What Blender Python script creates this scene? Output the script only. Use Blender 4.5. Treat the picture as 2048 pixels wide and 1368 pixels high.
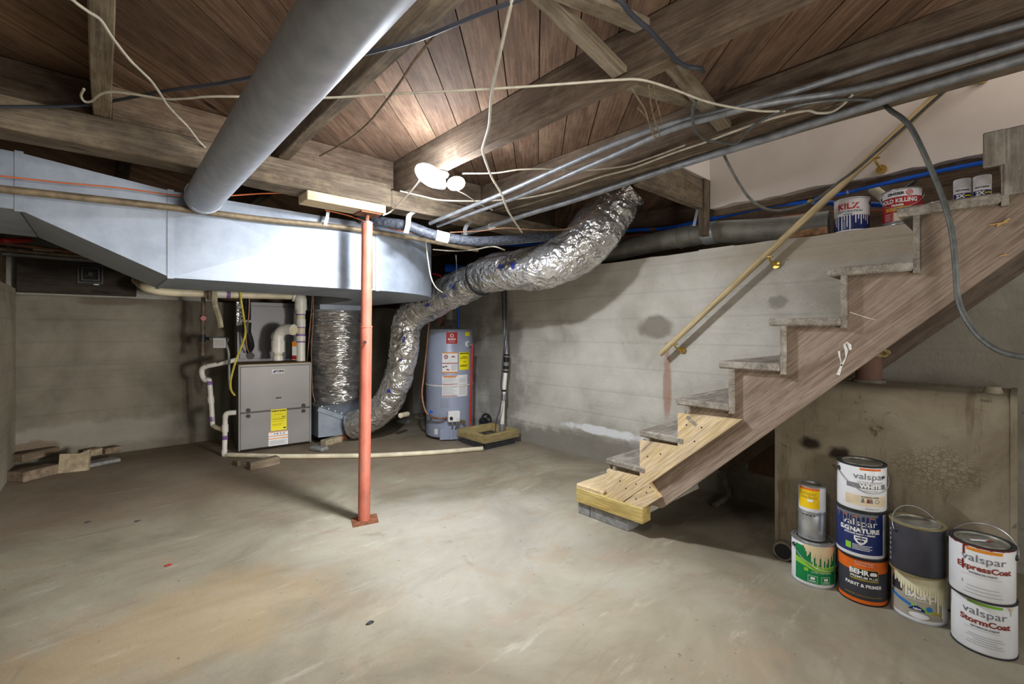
import bpy, bmesh, math, random
from mathutils import Vector, Matrix, noise

random.seed(7)
scene = bpy.context.scene
COL = scene.collection
for _o in list(bpy.data.objects):
    bpy.data.objects.remove(_o, do_unlink=True)
PI = math.pi

# ------------------------------------------------------------------ camera
# world: X runs along the back wall, Y along the right-hand wall, floor z = 0, metres
cam_data = bpy.data.cameras.new('camera')
cam_data.sensor_width = 36.0
cam_data.lens = 15.996
cam_data.shift_y = -22.0 / 2048.0
cam_data.clip_start = 0.02
cam = bpy.data.objects.new('camera', cam_data)
COL.objects.link(cam)
cam.location = (0, 0, 1.12)
cam.rotation_euler = (PI / 2, 0, -math.radians(41.9872))
scene.camera = cam

# ------------------------------------------------------------------ world, lights, exposure
world = bpy.data.worlds.new('world')
scene.world = world
world.use_nodes = True
world.node_tree.nodes['Background'].inputs[0].default_value = (1.0, 0.97, 0.92, 1)
world.node_tree.nodes['Background'].inputs[1].default_value = 0.75


def light(name, kind, loc, energy, color, size=0.1, size_y=None, target=None):
    d = bpy.data.lights.new(name, kind)
    d.energy = energy
    d.color = color
    if kind == 'AREA':
        d.shape = 'RECTANGLE'
        d.size = size
        d.size_y = size_y or size
    else:
        d.shadow_soft_size = size
    o = bpy.data.objects.new(name, d)
    COL.objects.link(o)
    o.location = loc
    if target:
        o.rotation_euler = (Vector(target) - Vector(loc)).to_track_quat('-Z', 'Y').to_euler()
    return o


# added overhead fill, out of view above the camera; no fixture of the basement
light('overhead_fill_light', 'AREA', (0.48, 0.40, 1.95), 13, (1.0, 0.97, 0.92), 0.25, 0.45, (1.0, 2.6, 0.5))
light('low_fill_light', 'AREA', (1.9, -1.7, 0.85), 15, (1.0, 0.95, 0.88), 0.5, 0.5, (-0.1, 5.3, 0.55)).data.spread = math.radians(52)  # unseen low fill, placed after the back-wall shadows, beam narrowed off the stairs
# added fill aimed upwards to brighten the joists and boards overhead
light('upward_fill_light', 'AREA', (1.0, -0.6, 0.95), 9, (1.0, 0.96, 0.90), 0.4, 0.4, (1.5, 0.9, 2.2))
# daylight of the upper floor falling into the stairwell
light('upstairs_light', 'AREA', (2.72, -0.75, 3.2), 17, (1.0, 0.93, 0.86), 0.8, 1.0, (2.85, 0.3, 1.9))
scene.view_settings.view_transform = 'Standard'
scene.view_settings.look = 'None'
scene.view_settings.gamma = 1.0
scene.view_settings.use_curve_mapping = False
scene.view_settings.exposure = 0.35


# ------------------------------------------------------------------ materials
def srgb(r, g, b):
    def f(c):
        c /= 255.0
        return c / 12.92 if c <= 0.04045 else ((c + 0.055) / 1.055) ** 2.4
    return (f(r), f(g), f(b), 1.0)


class NB:
    """small helper around one material's node tree"""

    def __init__(self, name):
        self.m = bpy.data.materials.new(name)
        self.m.use_nodes = True
        self.t = self.m.node_tree
        self.b = self.t.nodes['Principled BSDF']
        self.tc = self.t.nodes.new('ShaderNodeTexCoord')

    def new(self, kind):
        return self.t.nodes.new(kind)

    def link(self, a, b):
        self.t.links.new(a, b)

    def setin(self, sock, v):
        if isinstance(v, bpy.types.NodeSocket):
            self.link(v, sock)
        else:
            sock.default_value = v

    def vec(self, scale=(1, 1, 1), loc=(0, 0, 0), rot=(0, 0, 0)):
        n = self.new('ShaderNodeMapping')
        self.link(self.tc.outputs['Object'], n.inputs['Vector'])
        n.inputs['Scale'].default_value = scale
        n.inputs['Location'].default_value = loc
        n.inputs['Rotation'].default_value = rot
        return n.outputs[0]

    def noise(self, vec, scale=5, detail=5, rough=0.55, dist=0.0):
        n = self.new('ShaderNodeTexNoise')
        self.link(vec, n.inputs['Vector'])
        n.inputs['Scale'].default_value = scale
        n.inputs['Detail'].default_value = detail
        n.inputs['Roughness'].default_value = rough
        n.inputs['Distortion'].default_value = dist
        return n.outputs['Fac']

    def ramp(self, fac, stops):
        n = self.new('ShaderNodeValToRGB')
        self.setin(n.inputs[0], fac)
        e = n.color_ramp.elements
        while len(e) < len(stops):
            e.new(0.5)
        for k, (p, c) in enumerate(stops):
            e[k].position = p
            e[k].color = c if len(c) == 4 else (*c, 1)
        return n.outputs[0]

    def fade(self, fac, lo, hi):
        n = self.new('ShaderNodeMapRange')
        n.interpolation_type = 'SMOOTHSTEP'
        self.setin(n.inputs['Value'], fac)
        n.inputs['From Min'].default_value = lo
        n.inputs['From Max'].default_value = hi
        return n.outputs[0]

    def mix(self, fac, a, b, mode='MIX'):
        n = self.new('ShaderNodeMix')
        n.data_type = 'RGBA'
        n.blend_type = mode
        self.setin(n.inputs[0], fac)
        self.setin(n.inputs[6], a)
        self.setin(n.inputs[7], b)
        return n.outputs[2]

    def math(self, op, a, b=0.0):
        n = self.new('ShaderNodeMath')
        n.operation = op
        self.setin(n.inputs[0], a)
        self.setin(n.inputs[1], b)
        return n.outputs[0]

    def blob(self, c, r, wob=0.35, wscale=6.0, lo=1.0, hi=0.55):
        """1 inside an ellipsoid with a ragged rim (a stain with its own shape)"""
        v = self.vec(scale=(1 / r[0], 1 / r[1], 1 / r[2]), loc=(-c[0] / r[0], -c[1] / r[1], -c[2] / r[2]))
        n = self.new('ShaderNodeVectorMath')
        n.operation = 'LENGTH'
        self.link(v, n.inputs[0])
        w = self.noise(self.tc.outputs['Object'], wscale, 4)
        d = self.math('ADD', n.outputs['Value'], self.math('MULTIPLY', self.math('SUBTRACT', w, 0.5), wob * 2))
        return self.fade(d, lo, hi)

    def rnd(self):
        return self.new('ShaderNodeObjectInfo').outputs['Random']

    def bump(self, h, strength=0.3, dist=0.01):
        n = self.new('ShaderNodeBump')
        self.setin(n.inputs['Height'], h)
        n.inputs['Strength'].default_value = strength
        n.inputs['Distance'].default_value = dist
        self.link(n.outputs[0], self.b.inputs['Normal'])

    def out(self, col, rough=0.6, metal=0.0, spec=0.4):
        self.setin(self.b.inputs['Base Color'], col)
        self.setin(self.b.inputs['Roughness'], rough)
        self.setin(self.b.inputs['Metallic'], metal)
        self.b.inputs['Specular IOR Level'].default_value = spec
        return self.m


def plain(name, rgb, rough=0.5, metal=0.0, var=0.12, scale=14, spec=0.4, bump=0.0, bscale=80):
    n = NB(name)
    v = n.tc.outputs['Object']
    c = srgb(*rgb)
    f = n.noise(v, scale, 6)
    dark = tuple(x * (1 - 2.2 * var) for x in c[:3]) + (1,)
    lite = tuple(min(1, x * (1 + var)) for x in c[:3]) + (1,)
    col = n.ramp(f, [(0.3, dark), (0.62, lite)])
    if bump:
        n.bump(n.noise(v, bscale, 4), bump, 0.004)
    return n.out(col, rough, metal, spec)


def wood(name, a, b, c, rough=0.75, streak=1.0, dust=None, dustamt=0.4, bump=0.5, rnd=0.25):
    """grain along the object's local X"""
    n = NB(name)
    r = n.rnd()
    off = n.new('ShaderNodeCombineXYZ')
    n.link(n.math('MULTIPLY', r, 37.0), off.inputs[0])
    n.link(n.math('MULTIPLY', r, 11.0), off.inputs[1])
    n.link(n.math('MULTIPLY', r, 5.0), off.inputs[2])
    ad = n.new('ShaderNodeVectorMath')
    ad.operation = 'ADD'
    n.link(n.tc.outputs['Object'], ad.inputs[0])
    n.link(off.outputs[0], ad.inputs[1])

    def mp(s):
        m = n.new('ShaderNodeMapping')
        n.link(ad.outputs[0], m.inputs[0])
        m.inputs['Scale'].default_value = s
        return m.outputs[0]
    big = n.noise(mp((0.7, 7 * streak, 7 * streak)), 2.0, 5, 0.6, 0.8)
    fine = n.noise(mp((2.0, 46 * streak, 46 * streak)), 3.0, 6, 0.65, 0.5)
    col = n.ramp(big, [(0.28, srgb(*a)), (0.5, srgb(*b)), (0.72, srgb(*c))])
    col = n.mix(n.fade(fine, 0.35, 0.7), n.mix(0.45, col, (0, 0, 0, 1)), col)
    kn = n.noise(mp((1.4, 4.2, 4.2)), 2.6, 2, 0.4)
    col = n.mix(n.fade(kn, 0.70, 0.80), col, srgb(*[x * 0.45 for x in a]))
    if dust:
        d = n.noise(mp((3, 5, 5)), 3.0, 6, 0.7)
        col = n.mix(n.math('MULTIPLY', n.fade(d, 0.42, 0.7), dustamt), col, srgb(*dust))
    val = n.math('ADD', 1 - rnd, n.math('MULTIPLY', r, 2 * rnd))
    hsv = n.new('ShaderNodeHueSaturation')
    n.link(val, hsv.inputs['Value'])
    n.link(col, hsv.inputs['Color'])
    n.bump(fine, bump, 0.004)
    return n.out(hsv.outputs[0], rough, 0, 0.2)


MAT = {}


def build_materials():
    # concrete floor -----------------------------------------------------
    n = NB('floor_concrete')
    v = n.tc.outputs['Object']
    rot = n.vec(scale=(0.55, 2.2, 1), rot=(0, 0, math.radians(-48)))
    base = n.ramp(n.noise(v, 1.3, 8, 0.62, 0.6), [(0.32, srgb(116, 108, 92)), (0.5, srgb(141, 134, 116)), (0.7, srgb(161, 155, 138))])
    sweep = n.noise(rot, 2.4, 7, 0.66, 1.0)
    base = n.mix(n.math('MULTIPLY', n.fade(sweep, 0.5, 0.7), 0.55), base, srgb(124, 112, 95))
    base = n.mix(n.math('MULTIPLY', n.fade(n.noise(rot, 5.0, 6, 0.7), 0.56, 0.74), 0.5), base, srgb(184, 178, 164))
    back = n.blob((0.2, 4.5, 0), (2.2, 1.35, 1), 0.5, 2.0, 1.1, 0.5)
    base = n.mix(n.math('MULTIPLY', back, 0.55), base, srgb(122, 101, 82))
    far = n.blob((2.6, 3.7, 0), (1.4, 0.9, 1), 0.5, 2.0, 1.1, 0.5)
    base = n.mix(n.math('MULTIPLY', far, 0.45), base, srgb(128, 108, 88))
    rust = n.blob((0.17, 2.15, 0), (0.75, 0.4, 1), 0.75, 4.0, 1.1, 0.3)
    base = n.mix(n.math('MULTIPLY', rust, 0.38), base, srgb(164, 134, 88))
    wet = n.blob((-0.1, 1.5, 0), (0.45, 0.35, 1), 0.8, 3.5, 1.1, 0.3)
    base = n.mix(n.math('MULTIPLY', wet, 0.4), base, srgb(112, 106, 92))
    pale = n.blob((1.5, 2.0, 0), (0.9, 1.0, 1), 0.9, 2.2, 1.1, 0.3)
    base = n.mix(n.math('MULTIPLY', pale, 0.35), base, srgb(166, 166, 162))
    tint = n.noise(v, 4.2, 6, 0.65, 0.8)
    base = n.mix(n.math('MULTIPLY', n.fade(tint, 0.5, 0.68), 0.30), base, srgb(150, 126, 102))
    smud = n.noise(n.vec(scale=(1.4, 0.8, 1), rot=(0, 0, 0.6), loc=(3, 1, 0)), 3.1, 7, 0.72, 1.2)
    base = n.mix(n.math('MULTIPLY', n.fade(smud, 0.58, 0.72), 0.38), base, srgb(104, 98, 86))
    ridge = n.math('ABSOLUTE', n.math('SUBTRACT', n.noise(rot, 2.0, 3, 0.5, 0.4), 0.5))
    line = n.math('MULTIPLY', n.fade(ridge, 0.010, 0.0), n.fade(n.noise(v, 1.6, 3), 0.50, 0.62))
    base = n.mix(n.math('MULTIPLY', line, 0.16), base, srgb(100, 86, 70))
    speck = n.noise(v, 34, 3, 0.6)
    base = n.mix(n.math('MULTIPLY', n.fade(speck, 0.68, 0.74), 0.75), base, srgb(88, 80, 70))
    crack = n.new('ShaderNodeTexVoronoi')
    crack.feature = 'DISTANCE_TO_EDGE'
    n.link(n.vec(scale=(0.5, 0.8, 1), loc=(0.3, 0.1, 0)), crack.inputs['Vector'])
    crack.inputs['Scale'].default_value = 1.0
    h = n.math('ADD', n.noise(v, 9, 8, 0.7), n.math('MULTIPLY', n.noise(v, 60, 4), 0.5))
    n.bump(h, 0.22, 0.012)
    MAT['floor'] = n.out(base, 0.86, 0, 0.25)

    # concrete walls -----------------------------------------------------
    def wall_mat(key, a, b, c, stains, floorband, light_amt):
        n = NB(key)
        v = n.tc.outputs['Object']
        base = n.ramp(n.noise(v, 1.7, 8, 0.62, 0.3), [(0.3, srgb(*a)), (0.5, srgb(*b)), (0.72, srgb(*c))])
        hz = n.noise(n.vec(scale=(0.5, 0.5, 6)), 2.0, 6, 0.6)
        base = n.mix(n.math('MULTIPLY', n.fade(hz, 0.5, 0.75), 0.35), base, srgb(*[x * 0.78 for x in b]))
        wv = n.new('ShaderNodeTexWave')
        wv.wave_type = 'BANDS'
        wv.bands_direction = 'Z'
        n.link(n.vec(scale=(0.02, 0.02, 1)), wv.inputs['Vector'])
        wv.inputs['Scale'].default_value = 1.55
        wv.inputs['Distortion'].default_value = 0.9
        wv.inputs['Detail'].default_value = 2
        seam = n.fade(wv.outputs['Fac'], 0.03, 0.0)
        base = n.mix(n.math('MULTIPLY', seam, 0.10), base, srgb(*[x * 0.55 for x in a]))
        for (cc, rr, wob, col, amt, ws) in stains:
            base = n.mix(n.math('MULTIPLY', n.blob(cc, rr, wob, ws), amt), base, srgb(*col))
        sp = n.noise(v, 42, 3, 0.6)
        base = n.mix(n.math('MULTIPLY', n.fade(sp, 0.69, 0.76), 0.5), base, srgb(*[x * 0.5 for x in a]))
        h = n.math('ADD', n.noise(v, 7, 8, 0.7), n.math('MULTIPLY', n.noise(v, 55, 5), 0.5))
        h = n.math('SUBTRACT', h, n.math('MULTIPLY', seam, 0.18))
        n.bump(h, 0.35, 0.015)
        MAT[key] = n.out(base, 0.88, 0, 0.2)

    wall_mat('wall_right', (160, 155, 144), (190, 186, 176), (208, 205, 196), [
        ((3.15, 1.86, 1.15), (0.3, 0.19, 0.11), 0.35, (112, 106, 92), 0.75, 9),
        ((3.15, 1.765, 0.70), (0.3, 0.045, 0.36), 0.5, (150, 96, 66), 0.6, 7),
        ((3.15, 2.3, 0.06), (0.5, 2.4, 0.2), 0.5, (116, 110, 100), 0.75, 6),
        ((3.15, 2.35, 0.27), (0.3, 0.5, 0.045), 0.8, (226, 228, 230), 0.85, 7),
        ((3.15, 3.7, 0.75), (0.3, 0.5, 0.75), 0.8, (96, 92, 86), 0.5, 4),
        ((3.15, 1.0, 1.30), (0.3, 0.07, 0.05), 0.7, (120, 116, 106), 0.6, 12),
        ((3.15, 0.6, 1.62), (0.3, 0.9, 0.14), 0.6, (172, 158, 136), 0.55, 4),
        ((3.15, 0.3, 0.9), (0.3, 0.8, 0.6), 0.5, (140, 132, 116), 0.6, 4),
    ], 0.2, 0.2)
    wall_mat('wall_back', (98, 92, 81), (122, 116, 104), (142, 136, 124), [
        ((0.0, 5.52, 0.2), (1.5, 0.3, 0.14), 0.8, (160, 158, 150), 0.4, 4),
        ((0.1, 5.52, 1.40), (0.4, 0.3, 0.06), 0.6, (92, 82, 68), 0.6, 6),
        ((0.9, 5.52, 0.7), (0.45, 0.3, 0.9), 0.7, (84, 78, 66), 0.55, 3),
        ((-0.45, 5.52, 0.14), (0.25, 0.3, 0.06), 0.6, (104, 82, 60), 0.6, 6),
    ], 0.2, 0.2)
    wall_mat('wall_left', (136, 128, 112), (160, 152, 136), (180, 172, 156), [], 0.2, 0.2)

    n = NB('plaster')
    v = n.tc.outputs['Object']
    base = n.ramp(n.noise(v, 1.2, 6, 0.6), [(0.35, srgb(204, 196, 190)), (0.65, srgb(220, 213, 208))])
    low = n.blob((3.1, 0.2, 1.93), (0.6, 3, 0.05), 0.7, 9)
    base = n.mix(n.math('MULTIPLY', low, 0.5), base, srgb(196, 192, 182))
    n.bump(n.noise(v, 26, 6), 0.12, 0.008)
    MAT['plaster'] = n.out(base, 0.8, 0, 0.25)

    # woods --------------------------------------------------------------
    MAT['plank'] = wood('plank_wood', (98, 76, 61), (126, 99, 80), (148, 121, 100), 0.78, 0.8, (140, 120, 98), 0.3, 0.4, 0.22)
    MAT['joist'] = wood('joist_wood', (88, 74, 62), (114, 96, 80), (138, 119, 101), 0.85, 1.0, (140, 126, 108), 0.4, 0.5, 0.12)
    MAT['beam'] = wood('beam_wood', (94, 82, 70), (118, 105, 90), (140, 127, 110), 0.85, 0.9, (156, 140, 114), 0.4, 0.6, 0.1)
    MAT['brace'] = wood('brace_wood', (112, 98, 80), (140, 125, 104), (164, 150, 128), 0.85, 1.0, (170, 158, 138), 0.4, 0.5, 0.08)
    MAT['tread'] = wood('tread_wood', (118, 110, 100), (146, 137, 125), (168, 160, 148), 0.85, 1.0, (182, 176, 166), 0.5, 0.4, 0.08)
    MAT['stringer'] = wood('stringer_wood', (122, 104, 90), (148, 129, 113), (166, 148, 132), 0.7, 1.1, (160, 148, 134), 0.35, 0.35, 0.05)
    MAT['newwood'] = wood('new_pine', (212, 184, 142), (226, 202, 164), (236, 216, 182), 0.65, 0.9, (196, 164, 80), 0.35, 0.2, 0.05)
    MAT['yellowpine'] = wood('yellow_pine', (176, 148, 84), (204, 180, 112), (220, 200, 136), 0.65, 0.9, (150, 126, 70), 0.4, 0.3, 0.05)
    MAT['blockwood'] = wood('grey_scrap_wood', (112, 98, 82), (140, 124, 104), (160, 146, 124), 0.85, 1.0, None, 0, 0.4, 0.1)
    MAT['rail'] = wood('rail_wood', (218, 194, 146), (232, 210, 164), (240, 220, 178), 0.45, 0.7, None, 0, 0.1, 0.02)
    MAT['darkboard'] = wood('dark_board', (44, 40, 38), (56, 50, 46), (68, 60, 52), 0.8, 0.8, (80, 70, 52), 0.3, 0.3, 0.05)

    # metals -------------------------------------------------------------
    def galv(key, a, b, rough, metal, sp=9):
        n = NB(key)
        v = n.tc.outputs['Object']
        f = n.noise(v, sp, 6, 0.65)
        fine = n.noise(v, 70, 3, 0.6)
        col = n.mix(n.math('MULTIPLY', fine, 0.35), n.ramp(f, [(0.35, srgb(*a)), (0.65, srgb(*b))]), srgb(*a))
        blot = n.noise(v, 3.2, 7, 0.7, 0.4)
        col = n.mix(n.math('MULTIPLY', n.fade(blot, 0.62, 0.72), 0.35), col, srgb(*[x * 0.66 for x in a]))
        n.bump(n.noise(v, 5, 3), 0.05, 0.01)
        MAT[key] = n.out(col, n.math('ADD', rough - 0.1, n.math('MULTIPLY', f, 0.2)), metal, 0.5)
    galv('duct', (130, 139, 152), (151, 160, 173), 0.5, 0.4)
    galv('pipe', (154, 160, 172), (180, 185, 194), 0.5, 0.35, 14)
    galv('olduct', (118, 116, 108), (150, 148, 138), 0.6, 0.5, 11)
    galv('strap', (172, 178, 184), (200, 204, 208), 0.4, 0.7)
    galv('conduit', (118, 121, 125), (156, 158, 162), 0.5, 0.45, 22)
    galv('greycable', (74, 76, 74), (108, 110, 106), 0.5, 0.3, 25)

    def foil(key, scale, stretch, metal=0.85):
        n = NB(key)
        v = n.vec(scale=stretch)
        ds = n.new('ShaderNodeTexNoise')
        n.link(v, ds.inputs['Vector'])
        ds.inputs['Scale'].default_value = scale * 0.6
        ad = n.new('ShaderNodeVectorMath')
        ad.operation = 'MULTIPLY_ADD'
        n.link(ds.outputs['Color'], ad.inputs[0])
        ad.inputs[1].default_value = (0.25, 0.25, 0.25)
        n.link(v, ad.inputs[2])
        hs = []
        for k, sc in enumerate((1.0, 2.6)):
            vo = n.new('ShaderNodeTexVoronoi')
            vo.feature = 'F1'
            n.link(ad.outputs[0], vo.inputs['Vector'])
            vo.inputs['Scale'].default_value = scale * sc
            hs.append(vo.outputs['Distance'])
        f = n.noise(v, scale * 0.5, 4, 0.6)
        h = n.math('ADD', hs[0], n.math('MULTIPLY', hs[1], 0.4))
        h = n.math('ADD', h, n.math('MULTIPLY', f, 0.8))
        col = n.ramp(f, [(0.3, srgb(196, 194, 190)), (0.6, srgb(236, 236, 236))])
        n.bump(h, 0.6, 0.035)
        MAT[key] = n.out(col, 0.24, metal, 0.6)
    foil('foil_wrap', 9, (0.6, 0.6, 4.0))
    foil('foil_flex', 11, (1.0, 1.0, 1.0))

    n = NB('post_paint')
    v = n.vec(scale=(1, 1, 0.45))
    f = n.noise(v, 9, 8, 0.7)
    col = n.ramp(f, [(0.25, srgb(138, 72, 58)), (0.5, srgb(172, 96, 78)), (0.75, srgb(192, 120, 100))])
    chip = n.noise(n.vec(scale=(1, 1, 0.3)), 22, 6, 0.7)
    low = n.blob((1.15, 2.58, 0.0), (0.5, 0.5, 0.75), 0.4, 8, 1.1, 0.2)
    col = n.mix(n.math('MULTIPLY', n.fade(chip, 0.50, 0.66), n.math('MULTIPLY', low, 0.75)), col, srgb(120, 106, 98))
    n.bump(f, 0.1, 0.003)
    MAT['post'] = n.out(col, 0.5, 0, 0.4)

    P = lambda k, *a, **kw: MAT.__setitem__(k, plain(k, *a, **kw))
    P('rust', (124, 78, 52), 0.85, 0.1, var=0.25, scale=30)
    P('iron', (112, 98, 84), 0.65, 0.3, var=0.22, scale=26)
    P('gaspipe', (126, 112, 90), 0.6, 0.3, var=0.2, scale=20)
    P('copper', (150, 110, 86), 0.45, 0.6, var=0.15)
    P('brass', (206, 176, 96), 0.3, 0.85, var=0.08)
    P('steel', (170, 172, 176), 0.35, 0.8, var=0.08)
    P('darksteel', (62, 64, 66), 0.5, 0.5, var=0.15)
    P('pvc', (228, 226, 218), 0.35, 0, var=0.05)
    P('pvc_old', (216, 206, 178), 0.45, 0, var=0.10, scale=9)
    P('purple', (136, 104, 170), 0.5, 0, var=0.25, scale=40)
    P('pex', (16, 92, 208), 0.35, 0, var=0.06)
    P('redpex', (176, 50, 50), 0.4, 0, var=0.08)
    P('orangewire', (196, 104, 66), 0.5, 0, var=0.06)
    P('creamcable', (188, 181, 164), 0.55, 0, var=0.1, scale=30)
    P('blackcable', (46, 48, 56), 0.5, 0, var=0.1)
    P('twine', (120, 104, 82), 0.9, 0, var=0.2, scale=50)
    P('hose', (62, 66, 74), 0.55, 0.1, var=0.35, scale=60, bump=0.6, bscale=90)
    P('yellowtube', (206, 190, 70), 0.45, 0, var=0.1)
    P('furnace', (126, 124, 123), 0.42, 0.15, var=0.05, scale=3)
    P('furnace_side', (84, 80, 74), 0.5, 0.15, var=0.08, scale=3)
    P('furnace_top', (168, 142, 98), 0.7, 0.1, var=0.2, scale=16)
    P('coil', (112, 112, 116), 0.45, 0.15, var=0.05, scale=4)
    P('heater', (150, 158, 178), 0.38, 0.05, var=0.04, scale=4)
    P('black', (22, 22, 24), 0.5, 0, var=0.1)
    P('foam', (36, 36, 40), 0.8, 0, var=0.2, scale=40, bump=0.5)
    P('paper', (226, 226, 226), 0.7, 0, var=0.03)
    P('greyprint', (150, 152, 158), 0.7, 0, var=0.05)
    P('labelyellow', (240, 226, 20), 0.6, 0, var=0.02)
    P('ink', (26, 26, 26), 0.6, 0, var=0.02)
    P('inkblue', (40, 54, 150), 0.6, 0, var=0.02)
    P('labelorange', (222, 140, 40), 0.6, 0, var=0.03)
    P('labelred', (164, 34, 30), 0.5, 0, var=0.04)
    P('tagblue', (30, 90, 190), 0.5, 0, var=0.04)
    P('concreteblock', (132, 132, 130), 0.9, 0, var=0.15, scale=30, bump=0.5)
    P('brick', (150, 116, 86), 0.9, 0, var=0.25, scale=24, bump=0.6)
    P('dustybrick', (128, 112, 94), 0.9, 0, var=0.2, scale=24, bump=0.6)
    P('rim_stain', (150, 138, 100), 0.4, 0.4, var=0.1)
    P('palestone', (160, 147, 122), 0.9, 0, var=0.18, scale=24, bump=0.6)
    P('redbrick', (134, 84, 62), 0.9, 0, var=0.25, scale=24, bump=0.6)
    P('claypipe', (126, 118, 106), 0.85, 0, var=0.22, scale=30, bump=0.4)
    P('insul', (168, 146, 96), 0.95, 0, var=0.35, scale=45, bump=1.0, bscale=60)
    P('chalk', (214, 212, 208), 0.9, 0, var=0.1, scale=60)
    P('redboard', (122, 92, 78), 0.8, 0, var=0.1)
    P('splinter', (196, 156, 96), 0.8, 0, var=0.15)
    P('strapwhite', (220, 218, 208), 0.6, 0, var=0.05)
    P('socket', (130, 130, 132), 0.5, 0, var=0.05)
    # paint cans
    P('tin', (186, 190, 194), 0.32, 0.75, var=0.1, scale=20)
    P('tinlid', (150, 148, 138), 0.42, 0.55, var=0.22, scale=26)
    P('can_white', (226, 228, 232), 0.32, 0, var=0.04, scale=10)
    P('can_navy', (34, 48, 104), 0.32, 0, var=0.12, scale=24)
    P('can_charcoal', (58, 58, 66), 0.4, 0, var=0.08, scale=18)
    P('can_green', (18, 130, 72), 0.35, 0, var=0.1, scale=18)
    P('can_lime', (138, 200, 66), 0.35, 0, var=0.06)
    P('can_orange', (226, 106, 30), 0.35, 0, var=0.06)
    P('can_yellow', (240, 200, 16), 0.35, 0, var=0.05)
    P('can_red', (164, 30, 34), 0.35, 0, var=0.12, scale=16)
    P('can_grey', (124, 126, 128), 0.4, 0, var=0.06)
    P('can_taupe', (168, 162, 146), 0.4, 0, var=0.08)
    P('can_tan', (222, 206, 176), 0.5, 0, var=0.08, scale=20)
    P('can_blue', (50, 120, 190), 0.4, 0, var=0.08)
    P('cream_drip', (228, 222, 188), 0.4, 0, var=0.05)
    P('ivory_drip', (224, 206, 166), 0.4, 0, var=0.06)
    P('white_drip', (232, 230, 232), 0.4, 0, var=0.03)
    P('red_drip', (120, 26, 28), 0.35, 0, var=0.05)
    P('grey_drip', (112, 112, 120), 0.45, 0, var=0.08)
    P('txt_grey', (112, 116, 124), 0.5, 0, var=0.02)
    P('txt_brown', (140, 56, 44), 0.5, 0, var=0.02)
    P('txt_white', (236, 236, 236), 0.5, 0, var=0.02)
    P('txt_red', (196, 40, 50), 0.5, 0, var=0.03)
    P('txt_yellow', (240, 220, 40), 0.5, 0, var=0.02)
    P('txt_gold', (170, 150, 60), 0.5, 0, var=0.03)

    # oil tank -------------------------------------------------------------
    n = NB('tank_paint')
    v = n.tc.outputs['Object']
    col = n.ramp(n.noise(v, 2.2, 8, 0.65, 0.5), [(0.3, srgb(120, 108, 90)), (0.5, srgb(150, 140, 120)), (0.7, srgb(170, 162, 144))])
    drip = n.noise(n.vec(scale=(1, 9, 1.2)), 2.2, 7, 0.7)
    col = n.mix(n.math('MULTIPLY', n.fade(drip, 0.52, 0.68), 0.55), col, srgb(92, 78, 58))
    bl = n.noise(v, 8, 8, 0.72, 1.2)
    col = n.mix(n.math('MULTIPLY', n.fade(bl, 0.60, 0.68), 0.75), col, srgb(62, 52, 40))
    for (yy, zz) in ((0.66, 0.585), (0.545, 0.56)):
        col = n.mix(n.blob((2.5, yy, zz), (0.2, 0.055, 0.036), 0.5, 22, 1.1, 0.4), col, srgb(44, 36, 28))
    vo = n.new('ShaderNodeTexVoronoi')
    vo.feature = 'DISTANCE_TO_EDGE'
    n.link(n.vec(scale=(0.001, 52, 70)), vo.inputs['Vector'])
    vo.inputs['Scale'].default_value = 1.0
    vo.inputs['Randomness'].default_value = 0.75
    hon = n.blob((2.5, 0.22, 0.56), (0.3, 0.17, 0.11), 0.6, 8, 1.1, 0.35)
    col = n.mix(n.math('MULTIPLY', n.math('MULTIPLY', n.fade(vo.outputs[0], 0.16, 0.02), hon), 0.45), col, srgb(74, 64, 50))
    n.bump(n.noise(v, 12, 8, 0.7), 0.4, 0.01)
    MAT['tank'] = n.out(col, 0.7, 0.1, 0.3)

    # glowing lamp panels (they give off light) -----------------------------
    n = NB('lamp_glow')
    n.b.inputs['Emission Color'].default_value = (0.86, 0.92, 1.0, 1)
    n.b.inputs['Emission Strength'].default_value = 60
    MAT['glow'] = n.out((1, 1, 1, 1), 0.4)


build_materials()


# ------------------------------------------------------------------ mesh helpers
def V(*a):
    return Vector(a)


def link_mesh(name, bm, mat, smooth=False):
    me = bpy.data.meshes.new(name)
    bmesh.ops.recalc_face_normals(bm, faces=bm.faces[:])
    bm.to_mesh(me)
    bm.free()
    if smooth:
        for p in me.polygons:
            p.use_smooth = True
    me.materials.append(MAT[mat] if isinstance(mat, str) else mat)
    o = bpy.data.objects.new(name, me)
    COL.objects.link(o)
    return o


def pmat(p):
    """world matrix of a (possibly nested) parent, without a depsgraph update"""
    m = Matrix.LocRotScale(p.location, p.rotation_euler, p.scale)
    if p.parent:
        return pmat(p.parent) @ p.matrix_parent_inverse @ m
    return m


def attach(o, parent):
    if parent is not None:
        o.parent = parent
        o.matrix_parent_inverse = pmat(parent).inverted()
    return o


def obj(name, bm, mat, parent=None, smooth=False):
    return attach(link_mesh(name, bm, mat, smooth), parent)


def autosmooth(o, deg=35):
    me = o.data
    me.polygons.foreach_set('use_smooth', [True] * len(me.polygons))
    bm = bmesh.new()
    bm.from_mesh(me)
    for e in bm.edges:
        e.smooth = not (len(e.link_faces) == 2 and e.calc_face_angle(0) > math.radians(deg))
    bm.to_mesh(me)
    bm.free()
    return o


def tag(o, label, cat, group=None):
    o['label'] = label
    o['category'] = cat
    if group:
        o['group'] = group
    return o


def thing(name, label, cat, loc=(0, 0, 0), group=None):
    o = bpy.data.objects.new(name, None)
    COL.objects.link(o)
    o.empty_display_size = 0.1
    o.location = loc
    return tag(o, label, cat, group)


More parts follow.
